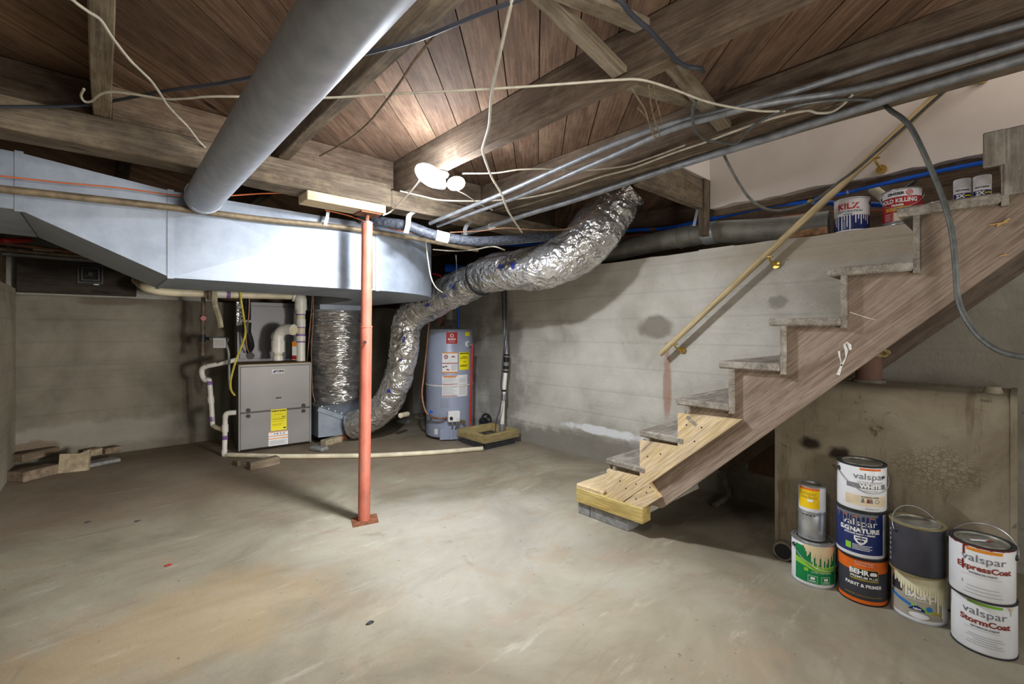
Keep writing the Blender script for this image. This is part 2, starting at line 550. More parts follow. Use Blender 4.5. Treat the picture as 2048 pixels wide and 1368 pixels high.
def structure(o, label=None):
    o['kind'] = 'structure'
    if label:
        o['label'] = label
    return o


def box_bm(x0, x1, y0, y1, z0, z1, bev=0.0, bm=None):
    bm = bm or bmesh.new()
    r = bmesh.ops.create_cube(bm, size=1.0)
    for v in r['verts']:
        v.co = Vector(((x0 + x1) / 2 + v.co.x * (x1 - x0), (y0 + y1) / 2 + v.co.y * (y1 - y0), (z0 + z1) / 2 + v.co.z * (z1 - z0)))
    if bev:
        es = list({e for v in r['verts'] for e in v.link_edges})
        bmesh.ops.bevel(bm, geom=es, offset=bev, segments=1, affect='EDGES')
    return bm


def box(name, x0, x1, y0, y1, z0, z1, mat, parent=None, bev=0.0):
    return obj(name, box_bm(x0, x1, y0, y1, z0, z1, bev), mat, parent)


def frame_from(p, q, up=(0, 0, 1), roll=0.0):
    """matrix with local X along p->q, origin at the middle"""
    p, q = Vector(p), Vector(q)
    x = (q - p).normalized()
    u = Vector(up)
    if abs(x.dot(u)) > 0.98:
        u = Vector((0, 1, 0))
    y = u.cross(x).normalized()
    z = x.cross(y)
    m = Matrix(((x.x, y.x, z.x), (x.y, y.y, z.y), (x.z, y.z, z.z))).to_4x4()
    if roll:
        m = m @ Matrix.Rotation(roll, 4, 'X')
    m.translation = (p + q) / 2
    return m


def board(name, p, q, w, h, mat, parent=None, bev=0.003, up=(0, 0, 1), roll=0.0, rough=0.0, seed=0):
    """a plank from p to q (centre line), w wide, h high; grain runs along it"""
    L = (Vector(q) - Vector(p)).length
    bm = bmesh.new()
    r = bmesh.ops.create_cube(bm, size=1.0)
    for v in bm.verts:
        v.co = Vector((v.co.x * L, v.co.y * w, v.co.z * h))
    if rough:
        n = max(2, int(L / 0.07))
        es = [e for e in bm.edges if abs(e.verts[0].co.x - e.verts[1].co.x) > L * 0.9]
        bmesh.ops.subdivide_edges(bm, edges=es, cuts=n, use_grid_fill=True)
    if bev:
        es = [e for e in bm.edges if len(e.link_faces) == 2 and e.calc_face_angle(0) > 1.0]
        bmesh.ops.bevel(bm, geom=es, offset=bev, segments=1, affect='EDGES')
    if rough:
        for v in bm.verts:
            k = Vector((v.co.x * 2.3 + seed * 7.1, v.co.y * 9, v.co.z * 9))
            v.co += Vector((0, noise.noise(k), noise.noise(k + Vector((31, 7, 3))))) * rough
    o = link_mesh(name, bm, mat)
    o.matrix_basis = frame_from(p, q, up, roll)
    return attach(o, parent)


def prism_bm(poly, axis, a0, a1, bm=None):
    """extrude a 2D polygon along a world axis: 'X' polygon is (y,z); 'Y' (x,z); 'Z' (x,y)"""
    bm = bm or bmesh.new()

    def P(u, v, a):
        return (a, u, v) if axis == 'X' else (u, a, v) if axis == 'Y' else (u, v, a)
    lo = [bm.verts.new(P(u, v, a0)) for u, v in poly]
    hi = [bm.verts.new(P(u, v, a1)) for u, v in poly]
    bm.faces.new(lo)
    bm.faces.new(hi[::-1])
    n = len(poly)
    for i in range(n):
        bm.faces.new((lo[i], hi[i], hi[(i + 1) % n], lo[(i + 1) % n]))
    bm.normal_update()
    return bm


def cyl_bm(p, q, r0, r1=None, seg=24, bm=None, caps=True):
    bm = bm or bmesh.new()
    r1 = r0 if r1 is None else r1
    p, q = Vector(p), Vector(q)
    m = frame_from(p, q)
    ax = [Vector(m.col[i][:3]) for i in range(3)]
    A, B = [], []
    for i in range(seg):
        t = 2 * PI * i / seg
        d = ax[1] * math.cos(t) + ax[2] * math.sin(t)
        A.append(bm.verts.new(p + d * r0))
        B.append(bm.verts.new(q + d * r1))
    for i in range(seg):
        j = (i + 1) % seg
        bm.faces.new((A[i], A[j], B[j], B[i]))
    if caps:
        bm.faces.new(A[::-1])
        bm.faces.new(B)
    return bm


def cyl(name, p, q, r, mat, parent=None, r1=None, seg=24):
    return autosmooth(obj(name, cyl_bm(p, q, r, r1, seg), mat, parent))


def lathe_bm(c, prof, seg=40, bm=None):
    """profile [(r,z)...] turned about the vertical through c"""
    bm = bm or bmesh.new()
    rings = []
    for (r, z) in prof:
        if r < 1e-6:
            rings.append([bm.verts.new((c[0], c[1], c[2] + z))])
        else:
            rings.append([bm.verts.new((c[0] + r * math.cos(2 * PI * i / seg), c[1] + r * math.sin(2 * PI * i / seg), c[2] + z)) for i in range(seg)])
    for a, b in zip(rings, rings[1:]):
        for i in range(seg):
            j = (i + 1) % seg
            if len(a) == 1 and len(b) == 1:
                continue
            if len(a) == 1:
                bm.faces.new((a[0], b[j], b[i]))
            elif len(b) == 1:
                bm.faces.new((a[i], a[j], b[0]))
            else:
                bm.faces.new((a[i], a[j], b[j], b[i]))
    return bm


def lathe(name, c, prof, mat, parent=None, seg=40):
    return autosmooth(obj(name, lathe_bm(c, prof, seg), mat, parent))


def spline(pts, n=6):
    """Catmull-Rom through the points"""
    P = [Vector(p) for p in pts]
    if len(P) < 3:
        return P
    P = [P[0] * 2 - P[1]] + P + [P[-1] * 2 - P[-2]]
    out = []
    for i in range(1, len(P) - 2):
        a, b, c, d = P[i - 1:i + 3]
        for k in range(n):
            t = k / n
            out.append(0.5 * ((2 * b) + (c - a) * t + (2 * a - 5 * b + 4 * c - d) * t * t + (3 * b - a - 3 * c + d) * t ** 3))
    out.append(P[-2])
    return out


def path_frames(path):
    fr = []
    up = None
    for i, p in enumerate(path):
        t = (path[min(i + 1, len(path) - 1)] - path[max(i - 1, 0)]).normalized()
        if up is None:
            up = Vector((0, 0, 1)) if abs(t.z) < 0.9 else Vector((0, 1, 0))
        u = (up - t * up.dot(t)).normalized()
        s = t.cross(u)
        fr.append((p, t, u, s))
        up = u
    return fr


def tube_bm(path, r, seg=10, caps=True, bm=None, rad=None):
    """tube along a ready path; rad(i, angle) may vary the radius"""
    bm = bm or bmesh.new()
    fr = path_frames(path)
    rings = []
    for i, (p, t, u, s) in enumerate(fr):
        ring = []
        for k in range(seg):
            a = 2 * PI * k / seg
            rr = rad(i, a) if rad else (r[i] if isinstance(r, (list, tuple)) else r)
            ring.append(bm.verts.new(p + (u * math.cos(a) + s * math.sin(a)) * rr))
        rings.append(ring)
    for a, b in zip(rings, rings[1:]):
        for k in range(seg):
            j = (k + 1) % seg
            bm.faces.new((a[k], a[j], b[j], b[k]))
    if caps:
        bm.faces.new(rings[0][::-1])
        bm.faces.new(rings[-1])
    return bm


def tube(name, pts, r, mat, parent=None, seg=10, n=6, sm=True):
    return autosmooth(obj(name, tube_bm(spline(pts, n) if sm else [Vector(p) for p in pts], r, seg), mat, parent), 50)


def cable(name, label, cat, pts, r, mat, group=None, seg=7, n=6):
    return tag(tube(name, pts, r, mat, None, seg, n), label, cat, group)


def grid_bm(fn, nu, nv, bm=None):
    bm = bm or bmesh.new()
    g = [[bm.verts.new(fn(i / nu, j / nv)) for j in range(nv + 1)] for i in range(nu + 1)]
    for i in range(nu):
        for j in range(nv):
            bm.faces.new((g[i][j], g[i + 1][j], g[i + 1][j + 1], g[i][j + 1]))
    return bm


# lettering ------------------------------------------------------------------
def text_geo(s, size, bold=0.0, sx=1.0):
    cu = bpy.data.curves.new('lettering', 'FONT')
    cu.body = s
    cu.size = size
    cu.align_x = 'CENTER'
    cu.align_y = 'CENTER'
    cu.offset = bold
    cu.resolution_u = 3
    o = bpy.data.objects.new('lettering', cu)
    COL.objects.link(o)
    dg = bpy.context.evaluated_depsgraph_get()
    me = bpy.data.meshes.new_from_object(o.evaluated_get(dg))
    vs = [(v.co.x * sx, v.co.y) for v in me.vertices]
    fs = [tuple(p.vertices) for p in me.polygons]
    bpy.data.objects.remove(o, do_unlink=True)
    bpy.data.meshes.remove(me)
    bpy.data.curves.remove(cu)
    return vs, fs


def mapped(name, vs, fs, fn, mat, parent):
    me = bpy.data.meshes.new(name)
    me.from_pydata([tuple(fn(x, y)) for x, y in vs], [], fs)
    me.materials.append(MAT[mat])
    o = bpy.data.objects.new(name, me)
    COL.objects.link(o)
    return attach(o, parent)


class Plane:
    """flat print surface: origin, right, up, lifted slightly off along the normal"""

    def __init__(self, o, right, up, lift=0.0015):
        self.o, self.r, self.u = Vector(o), Vector(right).normalized(), Vector(up).normalized()
        self.n = self.r.cross(self.u)
        self.lift = lift
        self.k = 1

    def fn(self, x, y):
        return self.o + self.r * x + self.u * y + self.n * self.lift * self.k


class Drum:
    """print surface wrapped round a vertical cylinder"""

    def __init__(self, c, r, a0, lift=0.0008):
        self.c, self.rad, self.a0, self.lift, self.k = Vector(c), r, a0, lift, 1

    def fn(self, x, y):
        a = self.a0 + x / self.rad
        r = self.rad + self.lift * self.k
        return self.c + Vector((r * math.cos(a), r * math.sin(a), y))


def text(surf, s, x, y, size, mat, parent, bold=0.0, sx=1.0, layer=3, name='lettering'):
    surf.k = layer
    vs, fs = text_geo(s, size, bold, sx)
    return mapped(name, vs, fs, lambda a, b: surf.fn(a + x, b + y), mat, parent)


def patch(surf, x0, x1, y0, y1, mat, parent, name='label_print', layer=1, nu=None):
    surf.k = layer
    nu = nu or max(1, int(abs(x1 - x0) / 0.008))
    vs, fs = [], []
    for i in range(nu + 1):
        x = x0 + (x1 - x0) * i / nu
        vs += [(x, y0), (x, y1)]
    for i in range(nu):
        fs.append((2 * i, 2 * i + 2, 2 * i + 3, 2 * i + 1))
    return mapped(name, vs, fs, surf.fn, mat, parent)


def drips(surf, x0, x1, ytop, lens, mat, parent, name='paint_drip', layer=2):
    """a ragged curtain of dried paint: one rounded run for each length below ytop"""
    surf.k = layer
    vs, fs = [], []
    m = len(lens)
    st_ = (x1 - x0) / m
    samples = []
    for i, l in enumerate(lens):
        lo = 0.55 * min(l, lens[max(i - 1, 0)])
        ro = 0.55 * min(l, lens[min(i + 1, m - 1)])
        hw = 0.40
        for k in range(9):
            u = -0.5 + k / 8
            if abs(u) < hw:
                d = l - (1 - math.sqrt(1 - (u / hw) ** 2)) * min(st_ * 1.2, l * 0.5)
            else:
                d = lo if u < 0 else ro
            samples.append((x0 + st_ * (i + 0.5 + u), max(0.001, d)))
    for x, d in samples:
        vs += [(x, ytop - d), (x, ytop)]
    for i in range(len(samples) - 1):
        fs.append((2 * i, 2 * i + 2, 2 * i + 3, 2 * i + 1))
    return mapped(name, vs, fs, surf.fn, mat, parent)


def poly_print(surf, pts, mat, parent, name='label_print', layer=2):
    """flat printed shape, cut into narrow strips so that it follows a curved surface"""
    surf.k = layer
    bm = bmesh.new()
    bm.faces.new([bm.verts.new((x, y, 0)) for x, y in pts])
    bm.normal_update()
    x0, x1 = min(p[0] for p in pts), max(p[0] for p in pts)
    x = x0 + 0.006
    while x < x1:
        bmesh.ops.bisect_plane(bm, geom=bm.verts[:] + bm.edges[:] + bm.faces[:], plane_co=(x, 0, 0), plane_no=(1, 0, 0))
        x += 0.006
    bm.verts.index_update()
    vs = [(v.co.x, v.co.y) for v in bm.verts]
    fs = [tuple(v.index for v in f.verts) for f in bm.faces]
    bm.free()
    return mapped(name, vs, fs, surf.fn, mat, parent)


def ring_pts(cx, cy, r0, r1, n=20):
    vs = []
    fs = []
    for i in range(n):
        a = 2 * PI * i / n
        vs += [(cx + r0 * math.cos(a), cy + r0 * math.sin(a)), (cx + r1 * math.cos(a), cy + r1 * math.sin(a))]
    for i in range(n):
        j = (i + 1) % n
        fs.append((2 * i, 2 * j, 2 * j + 1, 2 * i + 1))
    return vs, fs


# ================================================================== the room
def slab(name, x0, x1, y0, y1, z0, z1, mat, cuts, amp, topamp=0.0, seed=0, axis='X', botamp=0.0):
    """concrete slab; the faces across `axis` and the top edge are uneven"""
    nx, ny, nz = cuts
    bm = bmesh.new()
    bmesh.ops.create_cube(bm, size=1.0)
    for ax, n in ((0, nx), (1, ny), (2, nz)):
        if n:
            es = [e for e in bm.edges if abs((e.verts[0].co - e.verts[1].co)[ax]) > 1e-4 and
                  sum(abs((e.verts[0].co - e.verts[1].co)[k]) for k in range(3) if k != ax) < 1e-5]
            bmesh.ops.subdivide_edges(bm, edges=es, cuts=n, use_grid_fill=True)
    for v in bm.verts:
        top = v.co.z > 0.499
        bot = v.co.z < -0.499
        v.co = Vector(((x0 + x1) / 2 + v.co.x * (x1 - x0), (y0 + y1) / 2 + v.co.y * (y1 - y0), (z0 + z1) / 2 + v.co.z * (z1 - z0)))
        k = v.co * 1.7 + Vector((seed * 13.1, 0, 0))
        d = noise.noise(k) * amp + noise.noise(k * 4.3) * amp * 0.4
        if axis == 'X':
            v.co.x += d
        else:
            v.co.y += d
        if top:
            v.co.z += (noise.noise(k * 2.2) + 0.6 * noise.noise(k * 7)) * topamp
        if bot:
            v.co.z += (noise.noise(k * 3.2) + 0.8 * noise.noise(k * 9)) * botamp
    return obj(name, bm, mat)


structure(box('floor', -1.0, 3.7, -3.0, 6.0, -0.12, 0.0, 'floor'))
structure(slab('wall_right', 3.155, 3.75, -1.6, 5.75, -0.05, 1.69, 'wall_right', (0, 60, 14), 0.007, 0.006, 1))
structure(slab('wall_back', -0.9, 3.7, 5.53, 6.0, -0.05, 1.42, 'wall_back', (46, 0, 14), 0.007, 0.006, 2, 'Y'))
structure(slab('wall_left', -0.95, -0.53, -3.0, 5.55, -0.05, 1.47, 'wall_left', (0, 60, 14), 0.008, 0.012, 3))
# rim boards above the concrete, in the dark
for nm, a, b in (('trim_1', (-0.62, -1.5, 1.85), (-0.62, 5.8, 1.85)),):
    structure(board(nm, a, b, 0.05, 0.72, 'joist'))
structure(board('trim_2', (-0.9, 5.86, 1.8), (3.8, 5.86, 1.8), 0.05, 0.76, 'joist'))
structure(board('trim_3', (3.62, -1.6, 1.95), (3.62, 5.9, 1.95), 0.05, 0.52, 'joist'))
# plastered stairwell wall with its broken lower edge
w = structure(slab('wall_stairwell', 3.15, 3.24, -1.6, 1.435, 1.972, 3.3, 'plaster', (0, 90, 10), 0.002, 0, 5, 'X', 0.012))
structure(box('wall_stairwell_end', 2.29, 3.24, 1.436, 1.50, 2.17, 3.3, 'plaster'))
structure(box('wall_stairwell_side', 2.16, 2.22, -1.6, 1.5, 2.22, 3.3, 'plaster'))
structure(box('ceiling_stairwell', 2.1, 3.4, -1.7, 1.55, 3.3, 3.36, 'plaster'))
structure(board('trim_4', (3.222, -1.6, 1.952), (3.222, 1.43, 1.952), 0.04, 0.045, 'joist'))

# wall crack lines: a cold joint on the back wall
# subfloor planks laid on the diagonal -----------------------------------------
ceil = bpy.data.objects.new('ceiling', None)
COL.objects.link(ceil)
ceil.location = (1.0, 2.0, 2.18)
structure(ceil, 'diagonal brown subfloor planks overhead')


def clip(poly, a, b, c):
    """keep a*x+b*y<=c"""
    out = []
    for i in range(len(poly)):
        p, q = poly[i], poly[(i + 1) % len(poly)]
        dp, dq = a * p[0] + b * p[1] - c, a * q[0] + b * q[1] - c
        if dp <= 0:
            out.append(p)
        if (dp < 0 < dq) or (dq < 0 < dp):
            t = dp / (dp - dq)
            out.append((p[0] + (q[0] - p[0]) * t, p[1] + (q[1] - p[1]) * t))
    return out


def planks(x0, x1, y0, y1, seed):
    rng = random.Random(seed)
    wd = 0.1395
    s2 = math.sqrt(2)
    k0 = int(((x0 - y1) / s2) / wd) - 2
    k1 = int(((x1 - y0) / s2) / wd) + 2
    ang = Matrix.Rotation(PI / 4, 4, 'Z')
    inv = ang.inverted()
    for k in range(k0, k1):
        a, b = k * wd + 0.0135 + 0.0022, (k + 1) * wd + 0.0135 - 0.0022
        poly = [(x0, y0), (x1, y0), (x1, y1), (x0, y1)]
        poly = clip(poly, 1 / s2, -1 / s2, b)
        poly = clip(poly, -1 / s2, 1 / s2, -a)
        if len(poly) < 3:
            continue
        dz = rng.uniform(-0.002, 0.002)
        loc = [inv @ Vector((p[0], p[1], 0)) for p in poly]
        bm = prism_bm([(v.x, v.y) for v in loc], 'Z', 2.18 + dz, 2.20 + dz)
        o = link_mesh('plank', bm, 'plank')
        o.matrix_basis = ang
        attach(o, ceil)


planks(-0.66, 2.19, -1.6, 5.84, 1)
planks(2.194, 3.64, 1.50, 5.84, 2)
# upper floor above the boards keeps the daylight out
structure(box('ceiling_backing', -0.7, 2.19, -1.65, 5.9, 2.206, 2.24, 'joist'))
structure(box('ceiling_backing', 2.195, 3.68, 1.505, 5.9, 2.206, 2.24, 'joist'))

# joists ---------------------------------------------------------------------
JG = 'floor joists'


def joist(x0, x1, y0, y1, z0, z1, label, seed, mat='joist', name='floor_joist', group=JG):
    o = board(name, ((x0 + x1) / 2, y0, (z0 + z1) / 2), ((x0 + x1) / 2, y1, (z0 + z1) / 2), x1 - x0, z1 - z0, mat, None, 0.004, (0, 0, 1), 0, 0.006, seed)
    return tag(o, label, 'joist', group)


joist(-0.030, 0.026, -1.5, 2.66, 2.0, 2.178, 'dusty floor joist overhead at upper left, crossed by cream cable', 1, 'brace')
joist(0.662, 0.718, -1.5, 2.66, 2.0, 2.178, 'rough-sawn floor joist just right of the fat round pipe', 2, 'beam')
joist(1.36, 1.418, -1.5, 2.66, 2.0, 2.178, 'brown floor joist running above the glowing lamp', 3)
joist(2.05, 2.106, -1.5, 2.66, 1.996, 2.178, 'dark floor joist at upper right beside the metal conduits', 4)
joist(2.112, 2.166, -1.5, 2.66, 1.992, 2.178, 'second board of the doubled joist edging the stairwell', 5)
tag(board('stair_trimmer', (2.228, -1.5, 2.07), (2.228, 2.66, 2.07), 0.112, 0.16, 'beam', None, 0.006, (0, 0, 1), 0, 0.012, 6), 'rough trimmer board along the stairwell edge above the white wall', 'beam')
for k, x in enumerate((0.06, 0.76, 1.46, 2.15, 2.85)):
    joist(x, x + 0.056, 2.67, 5.8, 2.0, 2.178, ('dark joist behind main beam, left of the fat round pipe', 'dark joist behind main beam, above the lumber block', 'dark joist behind main beam, right of the lamp', 'dark joist behind main beam, left of the foil duct top', 'dark joist behind main beam nearest the right wall')[k], 10 + k, group='joists behind the main beam')
# header closing the end of the stair opening, with a battered board below
tag(board('stair_header', (2.29, 1.475, 2.065), (3.2, 1.475, 2.065), 0.05, 0.20, 'beam', None, 0.006, (0, 0, 1), 0, 0.012, 21), 'battered header board at the far end of the stair opening', 'beam')
tag(board('corner_stud', (3.11, 1.46, 1.78), (3.11, 1.46, 2.165), 0.07, 0.05, 'beam', None, 0.004), 'short stud at the corner of the white stairwell wall', 'stud')

# solid blocking over the main beam
for k, (a, b) in enumerate(((-0.6, -0.035), (0.03, 0.655), (0.725, 1.352), (1.425, 2.045))):
    tag(board('joist_blocking', (a, 2.63, 2.09), (b, 2.63, 2.09), 0.045, 0.17, 'joist', None, 0.003, (0, 0, 1), 0, 0.004, 30 + k),
        ('solid blocking left of the first joist, above main beam', 'solid blocking above main beam, behind the round pipe', 'solid blocking above main beam behind the lamp', 'solid blocking above main beam, right of the lamp')[k], 'blocking', 'blocking over the main beam')

# cross bridging
bg = 'cross bridging struts'
BR = [((0.722, 0.945, 2.163), (1.352, 0.935, 2.028), 'broad bridging strut at top centre sloping down to the joist'),
      ((0.722, 0.862, 2.03), (1.352, 0.845, 2.148), 'bridging strut at top centre rising across the broad one'),
      ((1.422, 0.868, 2.158), (2.046, 0.868, 2.022), 'bridging strut under the upper right joists, by the twine'),
      ((1.422, 0.952, 2.02), (2.046, 0.962, 2.150), 'bridging strut crossing behind the cream cable by the twine')]
for k, (p, q, lb) in enumerate(BR):
    tag(board('bridging_strut', p, q, 0.062, 0.024, 'brace', None, 0.002, (0, 0, 1), 0, 0.003, 40 + k), lb, 'strut', bg)

# main beam ---------------------------------------------------------------------
tag(board('main_beam', (-0.62, 2.58, 1.932), (1.285, 2.58, 1.932), 0.155, 0.132, 'beam', None, 0.008, (0, 0, 1), 0, 0.010, 51), 'heavy old timber main beam crossing the left half', 'beam')
tag(board('main_beam', (1.29, 2.59, 1.918), (3.2, 2.59, 1.918), 0.15, 0.105, 'beam', None, 0.008, (0, 0, 1), 0, 0.010, 52), 'lower lapped timber main beam behind the lamp', 'beam')


# ================================================================== support post
t = thing('jack_post', 'red painted steel jack post standing mid-floor under the beam', 'post', (1.149, 2.585, 0))
pb, pt = Vector((1.149, 2.585, 0.006)), Vector((1.163, 2.572, 1.755))
pm = pb.lerp(pt, 0.652)
obj('base_plate', prism_bm([(1.06, 2.53), (1.20, 2.50), (1.245, 2.62), (1.10, 2.655)], 'Z', 0.0, 0.006), 'rust', t)
lp = cyl('lower_tube', pb, pm, 0.0345, 'post', t)
up_ = cyl('upper_tube', pb.lerp(pt, 0.63), pt, 0.0315, 'post', t)
cyl('collar_ring', pm - Vector((0, 0, 0.006)), pm + Vector((0, 0, 0.004)), 0.0362, 'post', lp)
pin = pb.lerp(pt, 0.60) + Vector((-0.018, -0.0295, 0))
cyl('pin', pin + Vector((0.004, 0.006, 0)), pin + Vector((-0.006, -0.010, 0)), 0.008, 'darksteel', lp, seg=12)
pin2 = pb.lerp(pt, 0.66) + Vector((-0.03, -0.0, 0))
cyl('pin', pin2, pin2 + Vector((-0.006, -0.006, 0)), 0.005, 'darksteel', up_, seg=10)
cyl('screw_cap', pt, pt + Vector((0, 0, 0.008)), 0.034, 'steel', t)
cyl('screw', pt, pt + Vector((0, 0, 0.052)), 0.012, 'rust', t, seg=14)
obj('top_plate', box_bm(1.105, 1.225, 2.515, 2.63, 1.806, 1.8135), 'rust', t)
tag(board('wood_block', (0.80, 2.57, 1.8385), (1.245, 2.57, 1.8385), 0.145, 0.048, 'newwood', None, 0.003), 'pale new lumber block wedged between red post and beam', 'wood block')

# ================================================================== big round pipe
t = thing('round_duct_pipe', 'fat galvanized round duct pipe hanging diagonally at upper left', 'duct', (0.37, 0.6, 1.71))
px, pz, pr = 0.37, 1.778, 0.0775
autosmooth(obj('pipe_body', cyl_bm((px, -1.4, pz), (px, 2.70, pz), pr, seg=64, caps=False), 'pipe', t))
autosmooth(obj('pipe_end', cyl_bm((px, 2.665, pz), (px, 2.73, pz), pr + 0.004, pr - 0.004, seg=48), 'pipe', t))
for y in (2.655, 0.35):
    autosmooth(obj('seam_ring', cyl_bm((px, y, pz), (px, y + 0.008, pz), pr + 0.003, seg=48), 'pipe', t))
t2 = thing('duct_elbow', 'stub of round duct elbow at far left edge under the beam', 'duct', (-0.40, 2.73, 1.70))
tube('elbow_body', [(-0.385, 2.685, 1.86), (-0.385, 2.685, 1.82), (-0.375, 2.685, 1.78), (-0.35, 2.685, 1.765)], 0.052, 'pipe', t2, 24)

# ================================================================== trunk duct
t = thing('trunk_duct', 'big rectangular sheet-metal trunk duct across the left side', 'duct', (0.6, 3.2, 1.385))
Y0, Y1, ZB, ZT = 2.80, 3.55, 1.385, 1.812
obj('narrow_section', prism_bm([(-0.62, 1.632), (-0.262, 1.628), (-0.262, 1.868), (-0.62, 1.872)], 'Y', Y0, Y1), 'duct', t)
obj('transition_section', prism_bm([(-0.258, 1.628), (0.248, ZB), (0.248, ZT), (-0.258, 1.868)], 'Y', Y0, Y1), 'duct', t)
bm = box_bm(0.252, 1.298, Y0, Y1, ZB, ZT)
ff = [f for f in bm.faces if f.normal.y < -0.9][0]
r = bmesh.ops.poke(bm, faces=[ff])
for v in r['verts']:
    v.co.y -= 0.020
ff = [f for f in bm.faces if f.normal.z < -0.9][0]
obj('main_section', bm, 'duct', t)
arc = [(1.302 + 0.8 * math.cos(a), 3.6 + 0.8 * math.sin(a)) for a in [(-90 + 90 * k / 18) * PI / 180 for k in range(19)]]
el = autosmooth(obj('elbow', prism_bm(arc + [(2.10, 3.98), (1.62, 3.98), (1.58, 3.78), (1.48, 3.63), (1.302, Y1)], 'Z', ZB, ZT), 'duct', t), 25)
box('rear_section', 1.62, 2.10, 3.984, 5.35, ZB, ZT, 'duct', t)
for x, z0, z1 in ((-0.26, 1.62, 1.874), (0.25, ZB - 0.006, ZT + 0.006), (1.335, ZB - 0.004, ZT + 0.004)):
    box('seam_cleat', x - 0.013, x + 0.013, Y0 - 0.005, Y0 + 0.001, z0, z1, 'duct', t)
box('seam_cleat', 0.242, 0.258, Y0 - 0.004, Y1, ZB - 0.006, ZB, 'duct', t)
obj('edge_lip', box_bm(0.25, 1.30, Y0 - 0.003, Y0 + 0.004, ZB - 0.002, ZB + 0.010), 'duct', t)
pl = Plane((0.72, Y0 - 0.006, 1.49), (1, 0, 0), (0, 0, 1), 0.0015)
text(pl, '2E19206#', 0.06, 0.02, 0.026, 'inkblue', t, 0.0, 1.3)
# shelf angle under the trunk above the wrapped drop
box('drop_collar', 1.60, 2.14, 4.62, 5.2, 1.335, ZB, 'duct', t)

# gas line running along the trunk with its hangers
tag(tube('gas_pipe', [(-0.389, 2.765, 1.694), (-0.309, 2.765, 1.697), (-0.074, 2.765, 1.709), (0.251, 2.765, 1.723), (0.639, 2.765, 1.731), (0.996, 2.765, 1.751), (1.216, 2.765, 1.757), (1.480, 2.765, 1.756), (1.712, 2.765, 1.753), (1.913, 2.780, 1.749), (2.153, 2.790, 1.746)], 0.0165, 'gaspipe', None, 14), 'brownish iron gas pipe running along the trunk duct', 'pipe')
def hanger(pts, label, w=0.03):
    P_ = [Vector(p) for p in pts]
    bm = bmesh.new()
    sp = spline(P_, 5)
    side = Vector((1, 0.1, 0)).normalized() * w / 2
    n_ = Vector((0, -1, 0)) * 0.0015
    A = [[bm.verts.new(p + s + n) for p in sp] for s in (-side, side) for n in (n_, -n_)]
    for i in range(len(sp) - 1):
        for a, b in ((0, 2), (2, 3), (3, 1), (1, 0)):
            bm.faces.new((A[a][i], A[b][i], A[b][i + 1], A[a][i + 1]))
    return tag(obj('hanger_strap', bm, 'strap'), label, 'strap', 'metal hanger straps')


hanger([(0.994, 2.735, 1.826), (0.990, 2.740, 1.790), (0.979, 2.742, 1.747)], 'small metal strap hooking the gas pipe under the lumber block', 0.02)
hanger([(1.418, 2.485, 1.848), (1.385, 2.475, 1.819), (1.378, 2.475, 1.763), (1.373, 2.490, 1.716)], 'bright metal strap holding the insulated hose beside the post', 0.036)
hanger([(1.862, 2.485, 1.861), (1.821, 2.475, 1.832), (1.804, 2.475, 1.796), (1.819, 2.490, 1.767)], 'bright metal strap holding the insulated hose below the conduits', 0.032)

tag(tube('insulated_hose', [(1.216, 2.780, 1.832), (1.261, 2.712, 1.818), (1.322, 2.631, 1.794), (1.405, 2.529, 1.771), (1.535, 2.479, 1.732), (1.658, 2.437, 1.714), (1.826, 2.393, 1.710), (2.051, 2.351, 1.741), (2.291, 2.351, 1.787), (2.526, 2.355, 1.834)], 0.033, 'hose', None, 14), 'dark braided insulated hose strapped under the main beam', 'hose')
t = thing('tape_wrap', 'torn whitish tape wrapped round the insulated hose', 'tape', (1.600, 2.435, 1.718))
autosmooth(obj('tape_band', tube_bm([Vector(p) for p in ((1.572, 2.467, 1.726), (1.611, 2.452, 1.718), (1.645, 2.441, 1.714))], 0.036, 14), 'strapwhite', t))

# ================================================================== furnace
fz = thing('furnace', 'grey gas furnace cabinet with yellow and white labels', 'furnace', (0.92, 4.746, 0.0))
fz.rotation_euler = (0, 0, -math.radians(6))


def inside(o, parent):
    o.parent = parent
    return o


def fbox(name, x0, x1, y0, y1, z0, z1, mat, parent, bev=0.0):
    return inside(obj(name, box_bm(x0, x1, y0, y1, z0, z1, bev), mat), parent)


fbox('cabinet', 0.0, 0.62, 0.012, 0.70, 0.022, 0.806, 'furnace_side', fz, 0.004)
ud = fbox('upper_door', 0.012, 0.608, -0.006, 0.014, 0.371, 0.792, 'furnace', fz, 0.006)
ld = fbox('lower_door', 0.012, 0.608, -0.006, 0.014, 0.030, 0.366, 'furnace', fz, 0.006)
for x in (-0.001, 0.607):
    fbox('edge_flange', x, x + 0.014, -0.003, 0.013, 0.022, 0.806, 'furnace', fz, 0.002)
fbox('top_flange', 0.0, 0.62, -0.003, 0.013, 0.791, 0.808, 'furnace', fz, 0.002)
fbox('top_plate', 0.002, 0.618, 0.0, 0.699, 0.806, 0.812, 'furnace_top', fz)
for x, z, d in ((0.078, 0.392, ud), (0.078, 0.338, ld), (0.548, 0.392, ud), (0.548, 0.338, ld)):
    k = inside(obj('knob', cyl_bm((x, -0.005, z), (x, -0.020, z), 0.017, seg=20), 'black'), d)
    autosmooth(k)
inside(obj('handle_recess', box_bm(0.305, 0.352, -0.0075, -0.004, 0.478, 0.490), 'black'), ud)


class FPlane(Plane):
    pass


def fprint(parent, lift=0.0008):
    return FPlane((0, -0.006, 0), (1, 0, 0), (0, 0, 1), lift)


fp = fprint(fz)


def ptext(*a, **k):
    o = text(*a, **k)
    o.matrix_parent_inverse = Matrix()
    return o


def ppatch(*a, **k):
    o = patch(*a, **k)
    o.matrix_parent_inverse = Matrix()
    return o


